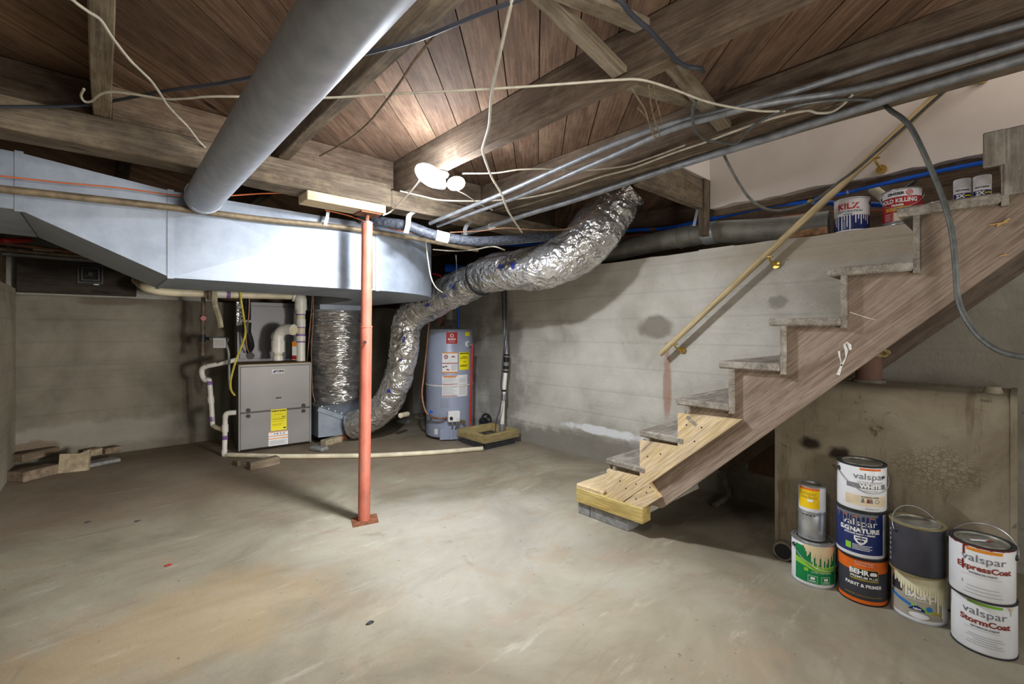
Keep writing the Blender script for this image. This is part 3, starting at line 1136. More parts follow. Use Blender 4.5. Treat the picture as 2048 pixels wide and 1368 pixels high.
b_ = ppatch(fp, 0.272, 0.378, 0.716, 0.757, 'paper', ud, 'brand_badge')
o = mapped('label_print', [(0.277, 0.724), (0.297, 0.724), (0.301, 0.748), (0.287, 0.740)], [(0, 1, 2, 3)], lambda x, y: fp.fn(x, y) + Vector((0, -0.001, 0)), 'inkblue', ud)
o.matrix_parent_inverse = Matrix()
ptext(fp, 'YORK', 0.336, 0.7365, 0.031, 'ink', ud, 0.0012)
ppatch(fp, 0.262, 0.398, 0.176, 0.377, 'labelyellow', ld, 'energy_label')
ptext(fp, 'ENERGYGUIDE', 0.33, 0.360, 0.0185, 'ink', ld, 0.0008)
for x0, x1, y, h in ((0.29, 0.36, 0.328, 0.002), (0.275, 0.385, 0.282, 0.004), (0.275, 0.37, 0.262, 0.002), (0.275, 0.36, 0.236, 0.002), (0.275, 0.35, 0.226, 0.002), (0.37, 0.39, 0.19, 0.012)):
    ppatch(fp, x0, x1, y, y + h, 'ink', ld, 'label_print', 3)
ptext(fp, '97.5', 0.372, 0.300, 0.018, 'ink', ld, 0.0006)
ppatch(fp, 0.243, 0.410, 0.034, 0.168, 'paper', ld, 'warning_label')
for y in (0.160, 0.121, 0.097):
    ppatch(fp, 0.243, 0.410, y, y + 0.007, 'labelorange', ld, 'label_print', 3)
for k, x in enumerate((0.29, 0.312, 0.34, 0.368)):
    ppatch(fp, x, x + 0.010, 0.138, 0.152, 'inkblue' if k == 1 else 'txt_grey', ld, 'label_print', 3)
for k in range(7):
    ppatch(fp, 0.250, 0.402 - 0.012 * (k % 3), 0.044 + 0.006 * k, 0.0465 + 0.006 * k, 'greyprint', ld, 'label_print', 3)

# evaporator coil cabinet on top
cz = thing('coil_cabinet', 'dark grey coil cabinet rising behind the furnace top', 'cabinet', (0.92, 4.746, 0.812))
cz.rotation_euler = fz.rotation_euler
for nm, a in (('casing', (0.025, 0.575, 0.42, 0.69, 0.0, 0.60)), ('front_panel', (0.045, 0.555, 0.412, 0.42, 0.03, 0.56))):
    fbox(nm, *a, 'coil', cz, 0.003)
fbox('foil_tape', 0.018, 0.075, 0.400, 0.421, 0.36, 0.60, 'foil_flex', cz)
cyl_h = inside(obj('line_port', cyl_bm((0.14, 0.412, 0.06), (0.14, 0.395, 0.06), 0.035, seg=20), 'black'), cz)

# PVC vent line ------------------------------------------------------------------
t = thing('vent_pipe', 'white plastic vent pipe running under the trunk, down into the furnace', 'pipe', (1.471, 4.811, 0.819))
tube('horizontal_run', [(0.226, 5.350, 1.583), (0.252, 5.020, 1.514), (0.285, 4.900, 1.478), (0.397, 4.870, 1.455), (0.645, 4.870, 1.454), (1.040, 4.870, 1.461), (1.461, 4.840, 1.469)], 0.034, 'pvc_old', t, 16)
tube('coupling', [(0.731, 4.865, 1.461), (0.843, 4.865, 1.461)], 0.041, 'pvc', t, 18, sm=False)
tube('primer_band', [(0.843, 4.865, 1.461), (0.875, 4.865, 1.461)], 0.0365, 'purple', t, 18, sm=False)
tube('elbow_fitting', [(1.412, 4.850, 1.470), (1.466, 4.840, 1.465), (1.475, 4.807, 1.441), (1.477, 4.806, 1.381)], 0.056, 'pvc', t, 20)
for nm, y0, y1, r, m in (('reducer', 609, 620, 0.057, 'pvc'), ('reducer', 620, 628, 0.046, 'pvc'), ('primer_band', 628, 630.5, 0.0445, 'purple'), ('pipe', 630, 722, 0.0415, 'pvc_old'), ('coupling', 638, 654, 0.0455, 'pvc'), ('primer_band', 654, 656, 0.0435, 'purple'), ('primer_band', 668, 672, 0.0435, 'purple'), ('coupling', 672, 682, 0.0455, 'pvc'), ('primer_band', 682, 685, 0.0435, 'purple'), ('lower_pipe', 685, 722, 0.0425, 'pvc')):
    a, b = Vector((1.477, 4.806, 1.120)), 4.56 / 910
    z0, z1 = 1.12 + (662 - y1) * b, 1.12 + (662 - y0) * b
    cyl(nm, (a.x, a.y, z0), (a.x, a.y, z1), r, m, t, seg=22)
b = 4.5 / 910
a = Vector((1.411, 4.784, 1.120))
tg = thing('instruction_tag', 'orange and white instruction tag hanging beside vent pipe', 'tag', (a.x, a.y, 1.12 - 58 * b))
tp = Plane((a.x, a.y, 0), (0.743, -0.669, 0), (0, 0, 1), 0.0006)
q = obj('tag_card', box_bm(-0.022, 0.022, -0.001, 0.001, 1.12 - 58 * b, 1.12 - 21 * b), 'paper')
q.matrix_basis = Matrix.Translation((a.x, a.y, 0)) @ Matrix.Rotation(-0.7328, 4, 'Z')
attach(q, tg)
for y0, y1, m in ((21, 31, 'labelorange'), (49, 57, 'labelred')):
    patch(tp, -0.022, 0.022, 1.12 - y1 * b, 1.12 - y0 * b, m, tg, layer=4)

# combustion air intake elbow -------------------------------------------------------
t = thing('intake_elbow', 'stubby white plastic intake elbow on top of the furnace', 'pipe', (1.267, 4.806, 0.843))
a = Vector((1.267, 4.806, 1.120))
b = 4.42 / 910
for nm, y0, y1, r, m in (('base_fitting', 712, 721, 0.045, 'pvc'), ('short_pipe', 703, 714, 0.040, 'pvc_old'), ('coupling', 681, 704, 0.060, 'pvc')):
    cyl(nm, (a.x, a.y, 1.12 + (662 - y1) * b), (a.x, a.y, 1.12 + (662 - y0) * b), r, m, t, seg=24)
autosmooth(obj('reducer_cone', cyl_bm((a.x, a.y, 1.12 + (662 - 707) * b), (a.x, a.y, 1.12 + (662 - 700) * b), 0.044, 0.060, 24), 'pvc', t))
tube('bend', [(a.x, a.y, 1.12 + (662 - 684) * b), (a.x, a.y, 1.12 + (662 - 676) * b), (1.278, 4.796, 1.096), (1.300, 4.763, 1.127), (1.330, 4.723, 1.137), (1.367, 4.663, 1.132)], 0.052, 'pvc', t, 24)
cyl('opening', (1.366, 4.664, 1.132), (1.369, 4.656, 1.132), 0.045, 'pvc_old', t)

# gas drop to the furnace -------------------------------------------------------------
t = thing('gas_drop', 'thin iron gas drop pipe with red valve left of the furnace', 'pipe', (0.682, 5.0, 0.90))
cyl('drop_pipe', (0.688, 5.0, 1.47), (0.682, 5.0, 0.90), 0.0165, 'iron', t, seg=14)
cyl('tee_fitting', (0.683, 5.0, 1.085), (0.682, 5.0, 1.02), 0.025, 'darksteel', t, seg=16)
cyl('end_cap', (0.682, 5.0, 0.925), (0.682, 5.0, 0.895), 0.021, 'iron', t, seg=14)
cyl('branch', (0.682, 5.0, 1.05), (0.75, 4.97, 1.05), 0.014, 'darksteel', t, seg=12)
cyl('nut', (0.735, 4.977, 1.052), (0.80, 4.95, 1.055), 0.018, 'strap', t, seg=8)
vl = cyl('valve_body', (0.685, 5.0, 1.265), (0.684, 5.0, 1.205), 0.024, 'iron', t, seg=14)
cyl('valve_handle', (0.682, 4.972, 1.236), (0.682, 4.955, 1.236), 0.022, 'redpex', vl, seg=14)
tube('connector_hose', [(0.79, 4.955, 1.055), (0.86, 4.90, 1.05), (0.839, 4.841, 1.010), (0.856, 4.826, 0.928), (0.860, 4.823, 0.809), (0.863, 4.820, 0.672), (0.870, 4.814, 0.581)], 0.012, 'conduit', t, 10)
q = obj('paper_tag', box_bm(-0.055, 0.055, -0.001, 0.001, -0.043, 0.043), 'paper')
q.matrix_basis = Matrix.Translation((0.774, 4.752, 1.013)) @ Matrix.Rotation(-0.7328, 4, 'Z')
attach(q, t)
tp = Plane((0.774, 4.752, 1.013), (0.743, -0.669, 0), (0, 0, 1), 0.0007)
for k in range(5):
    patch(tp, -0.045, 0.045, -0.03 + 0.012 * k, -0.027 + 0.012 * k, 'greyprint', t, layer=3)
t = thing('iron_stub', 'short capped iron stub hanging beside the gas drop', 'pipe', (0.717, 4.871, 1.399))
cyl('stub_pipe', (0.699, 4.752, 1.467), (0.699, 4.752, 1.410), 0.016, 'iron', t, seg=12)
cyl('cap', (0.699, 4.752, 1.419), (0.699, 4.752, 1.397), 0.021, 'iron', t, seg=12)

# condensate drain ----------------------------------------------------------------------
t = thing('condensate_drain', 'zigzag white plastic condensate drain left of the furnace', 'pipe', (0.813, 4.732, 0.000))
tube('upper_arm', [(0.940, 4.912, 0.852), (0.866, 4.925, 0.831), (0.779, 4.950, 0.811), (0.717, 4.978, 0.798)], 0.021, 'pvc', t, 14)
cyl('metal_coupling', (0.844, 4.938, 0.829), (0.787, 4.949, 0.815), 0.0235, 'steel', t, seg=16)
tube('trap', [(0.714, 4.981, 0.798), (0.681, 4.997, 0.776), (0.678, 5.000, 0.726), (0.695, 4.985, 0.676), (0.719, 4.963, 0.671), (0.725, 4.957, 0.689)], 0.0225, 'pvc', t, 14)
tube('riser', [(0.728, 4.948, 0.671), (0.739, 4.918, 0.445), (0.746, 4.912, 0.285), (0.749, 4.909, 0.258)], 0.0205, 'pvc', t, 14)
cyl('coupling', (0.734, 4.926, 0.522), (0.737, 4.920, 0.463), 0.026, 'pvc', t, seg=16)
cyl('primer_band', (0.730, 4.945, 0.658), (0.731, 4.939, 0.626), 0.0225, 'purple', t, seg=14)
cyl('primer_band', (0.742, 4.915, 0.340), (0.744, 4.914, 0.299), 0.0225, 'purple', t, seg=14)
tube('lower_arm', [(0.749, 4.909, 0.258), (0.769, 4.864, 0.244), (0.810, 4.787, 0.228)], 0.020, 'pvc_old', t, 14)
tube('outlet_bend', [(0.894, 4.711, 0.386), (0.843, 4.730, 0.385), (0.821, 4.737, 0.373), (0.816, 4.741, 0.342)], 0.0225, 'pvc', t, 14)
tube('stand_pipe', [(0.816, 4.741, 0.351), (0.814, 4.743, 0.190), (0.811, 4.746, 0.033)], 0.0205, 'pvc', t, 14)
cyl('coupling', (0.815, 4.742, 0.284), (0.815, 4.742, 0.217), 0.026, 'pvc', t, seg=16)
cyl('primer_band', (0.814, 4.743, 0.185), (0.814, 4.743, 0.149), 0.0225, 'purple', t, seg=14)
tube('floor_elbow', [(0.811, 4.746, 0.056), (0.811, 4.746, 0.020), (0.821, 4.737, 0.006), (0.844, 4.690, 0.010)], 0.024, 'pvc', t, 14)
tag(tube('drain_pipe', [(0.833, 4.671, 0.022), (1.157, 4.325, 0.022), (1.619, 3.931, 0.022), (1.823, 3.769, 0.022), (2.276, 3.506, 0.022), (2.643, 3.342, 0.022)], 0.0205, 'pvc_old', None, 14), 'long cream plastic drain pipe lying across the floor', 'pipe')

# refrigerant line and small tubes ----------------------------------------------------------
t = thing('refrigerant_line', 'black foam-wrapped refrigerant line with filter above furnace', 'pipe', (1.084, 5.078, 0.893))
tube('insulated_line', [(1.043, 5.007, 1.528), (1.047, 5.004, 1.373), (1.047, 5.004, 1.227)], 0.029, 'foam', t, 14)
tube('lower_line', [(1.053, 5.012, 1.110), (1.076, 5.019, 1.032), (1.095, 5.068, 0.967), (1.088, 5.156, 0.910)], 0.026, 'foam', t, 12)
cyl('filter_drier', (1.034, 4.962, 1.202), (1.029, 4.967, 1.101), 0.038, 'black', t, seg=18)
tube('copper_line', [(1.048, 4.949, 1.524), (1.050, 4.948, 1.370), (1.041, 4.956, 1.202), (1.031, 4.991, 1.081), (1.043, 5.007, 0.960), (1.069, 5.025, 0.900)], 0.0075, 'copper', t, 8)
cable('yellow_tube', 'thin yellow tube curving down the left side of the furnace', 'tube', [(0.948, 4.824, 1.500), (0.958, 4.815, 1.384), (0.982, 4.834, 1.246), (0.976, 4.745, 1.106), (0.950, 4.715, 1.015), (0.896, 4.682, 0.882), (0.862, 4.686, 0.750), (0.849, 4.698, 0.660), (0.856, 4.692, 0.585), (0.883, 4.694, 0.542)], 0.0085, 'yellowtube')
tag(tube('hanging_strip', [(0.735, 4.720, 1.472), (0.736, 4.746, 1.394), (0.753, 4.811, 1.344), (0.767, 4.758, 1.262), (0.774, 4.726, 1.209), (0.778, 4.708, 1.151)], 0.02, 'pvc_old', None, 4), 'short cream strip dangling above the paper tag', 'strip')
cable('thermostat_wire', 'thin reddish wire hanging between vent pipe and wrapped duct', 'cable', [(1.544, 4.665, 1.511), (1.536, 4.671, 1.328), (1.522, 4.685, 1.130), (1.511, 4.695, 0.932), (1.520, 4.753, 0.820)], 0.004, 'copper')
cable('thermostat_wire', 'second thin wire hanging beside the wrapped duct edge', 'cable', [(1.568, 4.710, 1.515), (1.565, 4.713, 1.230), (1.553, 4.723, 0.930), (1.561, 4.717, 0.530), (1.576, 4.703, 0.430), (1.568, 4.710, 0.370)], 0.004, 'copper')

# ================================================================== foil-wrapped drop and boot
t = thing('wrapped_duct', 'fat vertical duct wrapped in crinkled silver foil beside furnace', 'duct', (1.875, 4.91, 0.36))
bm = bmesh.new()
seg, nz = 84, 120


def wr(u, v):
    a = 2 * PI * u
    z = 0.37 + (1.352 - 0.37) * v
    k = Vector((math.cos(a) * 1.2, math.sin(a) * 1.2, z * 11))
    k2 = Vector((math.cos(a) * 3.1 + z * 1.5, math.sin(a) * 3.1, z * 26))
    r = 0.262 + 0.016 * noise.noise(k) + 0.012 * noise.noise(k2) - 0.02 * max(0, v - 0.93) / 0.07 - 0.015 * max(0, 0.05 - v) / 0.05
    return (1.875 + r * math.cos(a), 4.91 + r * math.sin(a), z + 0.008 * noise.noise(k2 + Vector((9, 9, 9))))


grid_bm(wr, seg, nz, bm)
bmesh.ops.remove_doubles(bm, verts=bm.verts[:], dist=0.0005)
obj('foil_wrap', bm, 'foil_wrap', t, True)
t = thing('duct_boot', 'sheet-metal floor boot with sloping flange between furnace and post', 'duct', (1.8, 4.85, 0.05))
bm = bmesh.new()
P_ = [(1.578, 4.60, 0.071), (2.15, 4.60, 0.05), (2.15, 4.60, 0.095), (1.578, 4.60, 0.372),
      (1.578, 5.2, 0.071), (2.15, 5.2, 0.05), (2.15, 5.2, 0.375), (1.578, 5.2, 0.375),
      (1.578, 4.70, 0.376), (2.15, 4.78, 0.376)]
vv = [bm.verts.new(p) for p in P_]
for f in ((0, 1, 2, 3), (3, 2, 9, 8), (8, 9, 6, 7), (4, 5, 6, 7), (0, 1, 5, 4)):
    bm.faces.new([vv[i] for i in f])
bm.faces.new([vv[i] for i in (0, 3, 8, 7, 4)])
bm.faces.new([vv[i] for i in (1, 2, 9, 6, 5)])
obj('boot_body', bm, 'duct', t)
fl_ = board('flange', (1.57, 4.592, 0.355), (2.15, 4.592, 0.083), 0.022, 0.04, 'duct', t, 0.001)
for k in range(9):
    f = (k + 0.5) / 9
    p = Vector((1.57, 4.59, 0.385)).lerp(Vector((2.15, 4.59, 0.113)), f)
    board('flange_tab', p, p + Vector((0.012, 0, 0.012)), 0.004, 0.012, 'strap', fl_, 0)

for nm, lb, p, q, w, h, m, cat in (
        ('brick', 'cream broken brick lying on floor below the duct boot', (1.589, 4.506, 0.000), (1.781, 4.573, -0.000), 0.09, 0.06, 'palestone', 'brick'),
        ('brick', 'dark flat stone by the furnace foot', (1.479, 4.455, 0.000), (1.537, 4.306, 0.000), 0.09, 0.035, 'concreteblock', 'stone'),
        ('brick', 'reddish brick half hidden under the duct boot', (1.783, 4.657, 0.000), (1.876, 4.630, 0.000), 0.08, 0.062, 'redbrick', 'brick')):
    p, q = Vector(p), Vector(q)
    p.z = q.z = h / 2
    tag(board(nm, p, q, w, h, m, None, 0.008, (0, 0, 1), 0, 0.008, 3), lb, cat)
p, q = Vector((0.874, 4.145, 0.000)), Vector((1.103, 4.182, 0.000))
p.z = q.z = 0.033
tag(board('wood_block', p, q, 0.08, 0.066, 'blockwood', None, 0.004), 'weathered wood block lying before the furnace', 'wood block')
p, q = Vector((0.817, 4.343, 0.000)), Vector((0.902, 4.363, 0.000))
p.z = q.z = 0.022
tag(board('wood_block', p, q, 0.09, 0.044, 'blockwood', None, 0.004), 'short dark wood scrap below the drain elbow', 'wood block')

# ================================================================== silver flexible duct
t = thing('flexible_duct', 'silver foil flexible duct curving from the joists down to the boot', 'duct', (1.914, 4.399, 0.070))
ctl = [(2.834, 1.929, 2.108), (2.813, 1.962, 2.060), (2.780, 2.018, 1.991), (2.692, 2.097, 1.836), (2.611, 2.225, 1.695), (2.501, 2.404, 1.610), (2.427, 2.632, 1.596), (2.370, 2.872, 1.590), (2.339, 3.209, 1.519), (2.305, 3.509, 1.435), (2.309, 3.801, 1.365), (2.280, 3.975, 1.287), (2.238, 4.040, 1.179), (2.210, 4.038, 0.982), (2.198, 4.076, 0.784), (2.168, 4.143, 0.572), (2.105, 4.254, 0.367), (2.011, 4.405, 0.226), (1.911, 4.576, 0.153)]
path = spline(ctl, 15)
FL = path_frames(path)


def flr(i, a):
    f = i / (len(path) - 1)
    base = 0.150
    for f0, r0, f1, r1 in ((0, 0.125, 0.06, 0.165), (0.06, 0.165, 0.16, 0.188), (0.16, 0.188, 0.36, 0.152), (0.36, 0.152, 0.60, 0.155), (0.60, 0.155, 0.72, 0.138), (0.72, 0.138, 1.01, 0.140)):
        if f0 <= f < f1:
            base = r0 + (r1 - r0) * (f - f0) / (f1 - f0)
    if 0.40 < f < 0.43:
        base -= 0.016
    p, tt, u, s = FL[i]
    d = u * math.cos(a) + s * math.sin(a)
    k = p * 5.0 + d * 0.9
    wr_ = noise.noise(Vector((i * 0.42, math.cos(a) * 1.1, math.sin(a) * 1.1)))
    w2 = noise.noise(Vector((i * 0.9 + 40, math.cos(a) * 2.2, math.sin(a) * 2.2)))
    return base + 0.012 * noise.noise(k) + 0.009 * wr_ + 0.006 * w2 + 0.005 * noise.noise(p * 17 + d * 4)


lip = [path[0] - FL[0][1] * (0.012 * k) for k in range(5)]
autosmooth(obj('torn_end', tube_bm(lip[::-1], 0.12, 40, False, None, lambda i, a: 0.122 + 0.010 * (4 - i) * (0.55 + noise.noise(Vector((math.cos(a) * 2.5, math.sin(a) * 2.5, i * 0.5))))), 'foil_flex', t), 60)
obj('foil_jacket', tube_bm(path, 0.2, 64, True, None, flr), 'foil_flex', t, True)


def flex_fn(i0, a0, lift=0.010):
    p, tt, u, s = FL[i0]

    def fn(x, y):
        ii = min(max(i0 - x / 0.027, 0), len(path) - 1)
        i = int(ii)
        p, tt, u, s = FL[i]
        p = p.lerp(FL[min(i + 1, len(FL) - 1)][0], ii - i)
        a = a0 + y / 0.2
        return p + (u * math.cos(a) + s * math.sin(a)) * (flr(i, a) + lift)
    return fn


def flex_mark(s, i0, a0, size, mat='inkblue'):
    vs, fs = text_geo(s, size, 0.002)
    return mapped('printed_mark', vs, fs, flex_fn(i0, a0), mat, t)


# outward direction that faces the room
def face_angle(i, d):
    p, tt, u, s = FL[i]
    d = Vector(d)
    return math.atan2(d.dot(s), d.dot(u))


toward = (-0.55, -0.80, -0.12)
for i, s, sz in ((93, 'R8.0', 0.055), (137, 'R8.0', 0.05), (126, 'UL', 0.045), (192, 'R8.0', 0.05), (204, 'UL', 0.045)):
    flex_mark(s, i, face_angle(i, toward) + (0.25 if i < 112 else 0.0), sz)
for i in (86, 119, 226):
    vs = [(-0.05, 0.035), (0.03, 0.035), (-0.01, -0.03)]
    mapped('printed_mark', vs, [(0, 1, 2)], flex_fn(i, face_angle(i, toward) + 0.2), 'inkblue', t)
i = int(0.415 * (len(path) - 1))
autosmooth(obj('clamp_band', tube_bm([path[i] - FL[i][1] * 0.007, path[i] + FL[i][1] * 0.007], 0.150, 40), 'darksteel', t))

# ================================================================== water heater
HC = (2.774, 4.085, 0.0)
t = thing('water_heater', 'blue-grey tank water heater with red label in the corner', 'water heater', HC)
HR = 0.25
lathe('tank_jacket', HC, [(0.0, 0.02), (0.235, 0.02), (0.25, 0.035), (0.25, 1.125), (0.243, 1.138), (0.225, 1.142), (0.0, 1.145)], 'heater', t, 64)
lathe('base_ring', HC, [(0.0, 0.004), (0.225, 0.004), (0.225, 0.03), (0.0, 0.03)], 'black', t, 48)
ang = math.atan2(-HC[1], -HC[0])
hd = Drum(HC, HR, ang, 0.0012)
patch(hd, -0.034, 0.080, 0.99, 1.108, 'labelred', t, 'brand_label')
vs, fs = ring_pts(0.023, 1.072, 0.013, 0.018)
hd.k = 3
mapped('label_print', vs, fs, hd.fn, 'txt_white', t)
text(hd, 'RUUD', 0.023, 1.035, 0.024, 'txt_white', t, 0.0008, 1.2)
text(hd, 'PERFORMANCE', 0.023, 1.008, 0.009, 'txt_white', t)
wl = patch(hd, -0.076, 0.082, 0.692, 0.902, 'paper', t, 'warning_label')
for y0, y1, m in ((0.892, 0.902, 'labelorange'), (0.786, 0.794, 'labelred'), (0.692, 0.704, 'labelorange')):
    patch(hd, -0.076, 0.082, y0, y1, m, wl, layer=3)
vs, fs = ring_pts(-0.036, 0.856, 0.013, 0.021)
hd.k = 3
mapped('label_print', vs, fs, hd.fn, 'labelred', wl)
poly_print(hd, [(-0.040, 0.85), (-0.03, 0.85), (-0.03, 0.862), (-0.040, 0.862)], 'ink', wl, layer=3)
poly_print(hd, [(0.008, 0.852), (0.060, 0.852), (0.040, 0.868), (0.024, 0.862)], 'labelred', wl, layer=3)
for (x, y) in ((-0.062, 0.752), (-0.036, 0.758)):
    poly_print(hd, [(x - 0.010, y - 0.006), (x + 0.012, y - 0.004), (x + 0.010, y + 0.008), (x - 0.006, y + 0.006)], 'ink', wl, layer=3)
poly_print(hd, [(-0.032, 0.722), (0.0, 0.716), (-0.004, 0.728), (-0.03, 0.734)], 'labelred', wl, layer=3)
for k in range(6):
    patch(hd, 0.015, 0.074, 0.722 + 0.010 * k, 0.725 + 0.010 * k, 'greyprint', wl, layer=3)
il = patch(hd, -0.078, 0.205, 0.447, 0.668, 'paper', t, 'instruction_sheet')
for y0, y1, x0, x1, m in ((0.658, 0.664, -0.074, 0.08, 'labelred'), (0.644, 0.655, -0.06, 0.066, 'labelorange'), (0.575, 0.580, -0.074, 0.08, 'labelred'), (0.453, 0.459, -0.074, 0.08, 'labelred')):
    patch(hd, x0, x1, y0, y1, m, il, layer=3)
for k in range(14):
    if k not in (9,):
        patch(hd, -0.068, 0.072 - 0.02 * (k % 3), 0.468 + 0.0125 * k, 0.471 + 0.0125 * k, 'greyprint', il, layer=2)
        patch(hd, 0.10, 0.19 - 0.02 * (k % 2), 0.468 + 0.0125 * k, 0.471 + 0.0125 * k, 'greyprint', il, layer=2)
yl = patch(hd, 0.098, 0.232, 0.718, 0.902, 'labelyellow', t, 'energy_label')
text(hd, 'ENERGYGUIDE', 0.163, 0.888, 0.017, 'ink', yl, 0.0008)
for x0, x1, y in ((0.13, 0.19, 0.852), (0.11, 0.21, 0.838), (0.15, 0.175, 0.800), (0.11, 0.21, 0.764), (0.11, 0.19, 0.754)):
    patch(hd, x0, x1, y, y + 0.005, 'ink', yl, layer=3)
patch(hd, 0.174, 0.245, 1.068, 1.110, 'labelyellow', t, 'small_label')
patch(hd, -0.098, 0.0, 0.335, 0.43, 'heater', t, 'stencil_panel')
for k in range(6):
    patch(hd, -0.092, -0.01 - 0.01 * (k % 2), 0.342 + 0.014 * k, 0.347 + 0.014 * k, 'greyprint', t, 'stencil_print', 3)
# gas control
def dpt(u, z, out=0.0):
    a = ang + u / HR
    return Vector((HC[0] + (HR + out) * math.cos(a), HC[1] + (HR + out) * math.sin(a), z))


gm = Matrix.Translation(dpt(0.036, 0.255, 0.035)) @ Matrix.Rotation(ang + 0.036 / HR, 4, 'Z')
gc = obj('gas_control', box_bm(-0.035, 0.035, -0.062, 0.062, -0.055, 0.055, 0.008), 'paper')
gc.matrix_basis = gm
attach(gc, t)
kn = autosmooth(obj('control_knob', cyl_bm(gm @ Vector((0.034, -0.03, -0.012)), gm @ Vector((0.050, -0.03, -0.012)), 0.016, seg=18), 'black', gc))
for u in (0.02, 0.055, 0.075):
    tube('burner_tube', [dpt(u, 0.21, 0.05), dpt(u + 0.004, 0.16, 0.05), dpt(u, 0.11, 0.012)], 0.007, 'steel', t, 8)
cyl('drain_valve', dpt(0.125, 0.19, 0.0), dpt(0.13, 0.187, 0.05), 0.018, 'brass', t, seg=12)
# burner access cover
cm = Matrix.Translation(dpt(0.015, 0.07, 0.004)) @ Matrix.Rotation(ang + 0.015 / HR, 4, 'Z')
for nm, a in (('access_cover', (-0.06, 0.012, -0.115, 0.115, -0.058, 0.058)), ('cover_rib', (0.010, 0.020, -0.018, 0.020, -0.058, 0.060))):
    q = obj(nm, box_bm(*a, 0.004), 'heater')
    q.matrix_basis = cm
    attach(q, t)
patch(hd, -0.165, -0.125, 0.06, 0.115, 'paper', t, 'small_label')
# relief valve and discharge pipe
cyl('relief_valve_flange', dpt(0.205, 0.985, -0.004), dpt(0.207, 0.985, 0.012), 0.032, 'paper', t)
cyl('relief_valve', dpt(0.207, 0.985, 0.0), dpt(0.215, 0.980, 0.07), 0.017, 'steel', t, seg=14)
tube('discharge_pipe', [dpt(0.215, 0.985, 0.062), dpt(0.213, 0.93, 0.06), dpt(0.20, 0.50, 0.055), dpt(0.19, 0.09, 0.055)], 0.0125, 'redpex', t, 12)
# tie strap round the jacket
lathe('tie_strap', HC, [(0.2505, 0.552), (0.255, 0.552), (0.255, 0.566), (0.2505, 0.566)], 'strapwhite', t, 64)
# flue draft hood
lathe('draft_hood', (HC[0], HC[1], 1.14), [(0.06, 0.03), (0.10, 0.035), (0.062, 0.095), (0.055, 0.10), (0.055, 0.42)], 'olduct', t, 28)
for a_ in (0.5, 2.6, 4.6):
    cyl('hood_leg', (HC[0] + 0.085 * math.cos(a_), HC[1] + 0.085 * math.sin(a_), 1.142), (HC[0] + 0.085 * math.cos(a_), HC[1] + 0.085 * math.sin(a_), 1.18), 0.006, 'olduct', t, seg=8)
# water pipes above the heater
a = Vector(HC) + Vector((0.743, -0.669, 0)) * 0.095
tag(tube('water_pipe', [(a.x, a.y, 1.146), (a.x, a.y, 1.45), (a.x + 0.02, a.y - 0.05, 1.62), (a.x + 0.16, a.y - 0.5, 1.68)], 0.0135, 'pex', None, 12), 'blue plastic water pipe rising from the heater top', 'pipe')
a = Vector(HC) - Vector((0.743, -0.669, 0)) * 0.09
tag(tube('water_pipe', [(a.x, a.y, 1.146), (a.x, a.y, 1.5), (a.x + 0.02, a.y + 0.05, 1.72), (a.x - 0.1, a.y + 0.4, 1.76)], 0.011, 'redpex', None, 12), 'red plastic water pipe rising from the heater top', 'pipe')
tag(tube('fat_blue_pipe', [(2.810, 4.198, 1.812), (2.911, 4.040, 1.784), (3.022, 3.873, 1.669)], 0.045, 'pex', None, 14), 'thick blue pipe stub behind the trunk end', 'pipe')
# gas tube to the control
tag(tube('copper_gas_tube', [(2.557, 4.089, 1.444), (2.518, 4.084, 1.208), (2.498, 4.102, 0.923), (2.465, 4.105, 0.640), (2.432, 4.080, 0.465), (2.438, 4.022, 0.308), (2.476, 3.960, 0.251), (2.525, 3.889, 0.237), tuple(dpt(-0.022, 0.238, 0.03))], 0.011, 'copper', None, 10), 'bent copper gas tube looping left of the water heater', 'pipe')
tag(autosmooth(obj('blue_tag', prism_bm([(-0.022, -0.012), (0.02, -0.016), (0.024, 0.004), (-0.004, 0.02)], 'Y', -0.003, 0.003), 'tagblue')), 'small blue tag on the copper gas tube', 'tag').matrix_basis = Matrix.Translation((2.449, 3.944, 0.306))

# ================================================================== sump box by the right wall
t = thing('sump_box', 'square wooden sump frame with pump pipe beside water heater', 'sump', (2.87, 3.54, 0))
x0, x1, y0, y1 = 2.645, 3.09, 3.325, 3.76
for nm, a in (('frame_board', (x0, x1, y0, y0 + 0.038)), ('frame_board', (x0, x1, y1 - 0.038, y1)), ('frame_board', (x0, x0 + 0.038, y0 + 0.039, y1 - 0.039)), ('frame_board', (x1 - 0.038, x1, y0 + 0.039, y1 - 0.039))):
    vx = a[1] - a[0] > a[3] - a[2]
    p = (a[0], (a[2] + a[3]) / 2, 0.104) if vx else ((a[0] + a[1]) / 2, a[2], 0.104)
    q = (a[1], (a[2] + a[3]) / 2, 0.104) if vx else ((a[0] + a[1]) / 2, a[3], 0.104)
    board(nm, p, q, 0.038, 0.074, 'yellowpine', t, 0.002)
for k in range(5):
    board('frame_groove', (x0 - 0.0006, y0 - 0.0006, 0.076 + 0.013 * k), (x1, y0 - 0.0006, 0.076 + 0.013 * k), 0.002, 0.0025, 'blockwood', t, 0)
bm = box_bm(x0 + 0.03, x1 - 0.03, y0 + 0.03, y1 - 0.03, 0.0, 0.066)
obj('basin', bm, 'black', t)
bm = bmesh.new()
for k in range(24):
    f = k / 23
    for (p, q) in (((x0 - 0.02 + f * (x1 - x0), y0 - 0.02, 0.0), (x0 - 0.02 + f * (x1 - x0), y0 - 0.02, 0.25)), ((x0 - 0.02, y0 - 0.02 + f * (y1 - y0), 0.0), (x0 - 0.02, y0 - 0.02 + f * (y1 - y0), 0.25))):
        cyl_bm(p, q, 0.0007, seg=4, bm=bm)
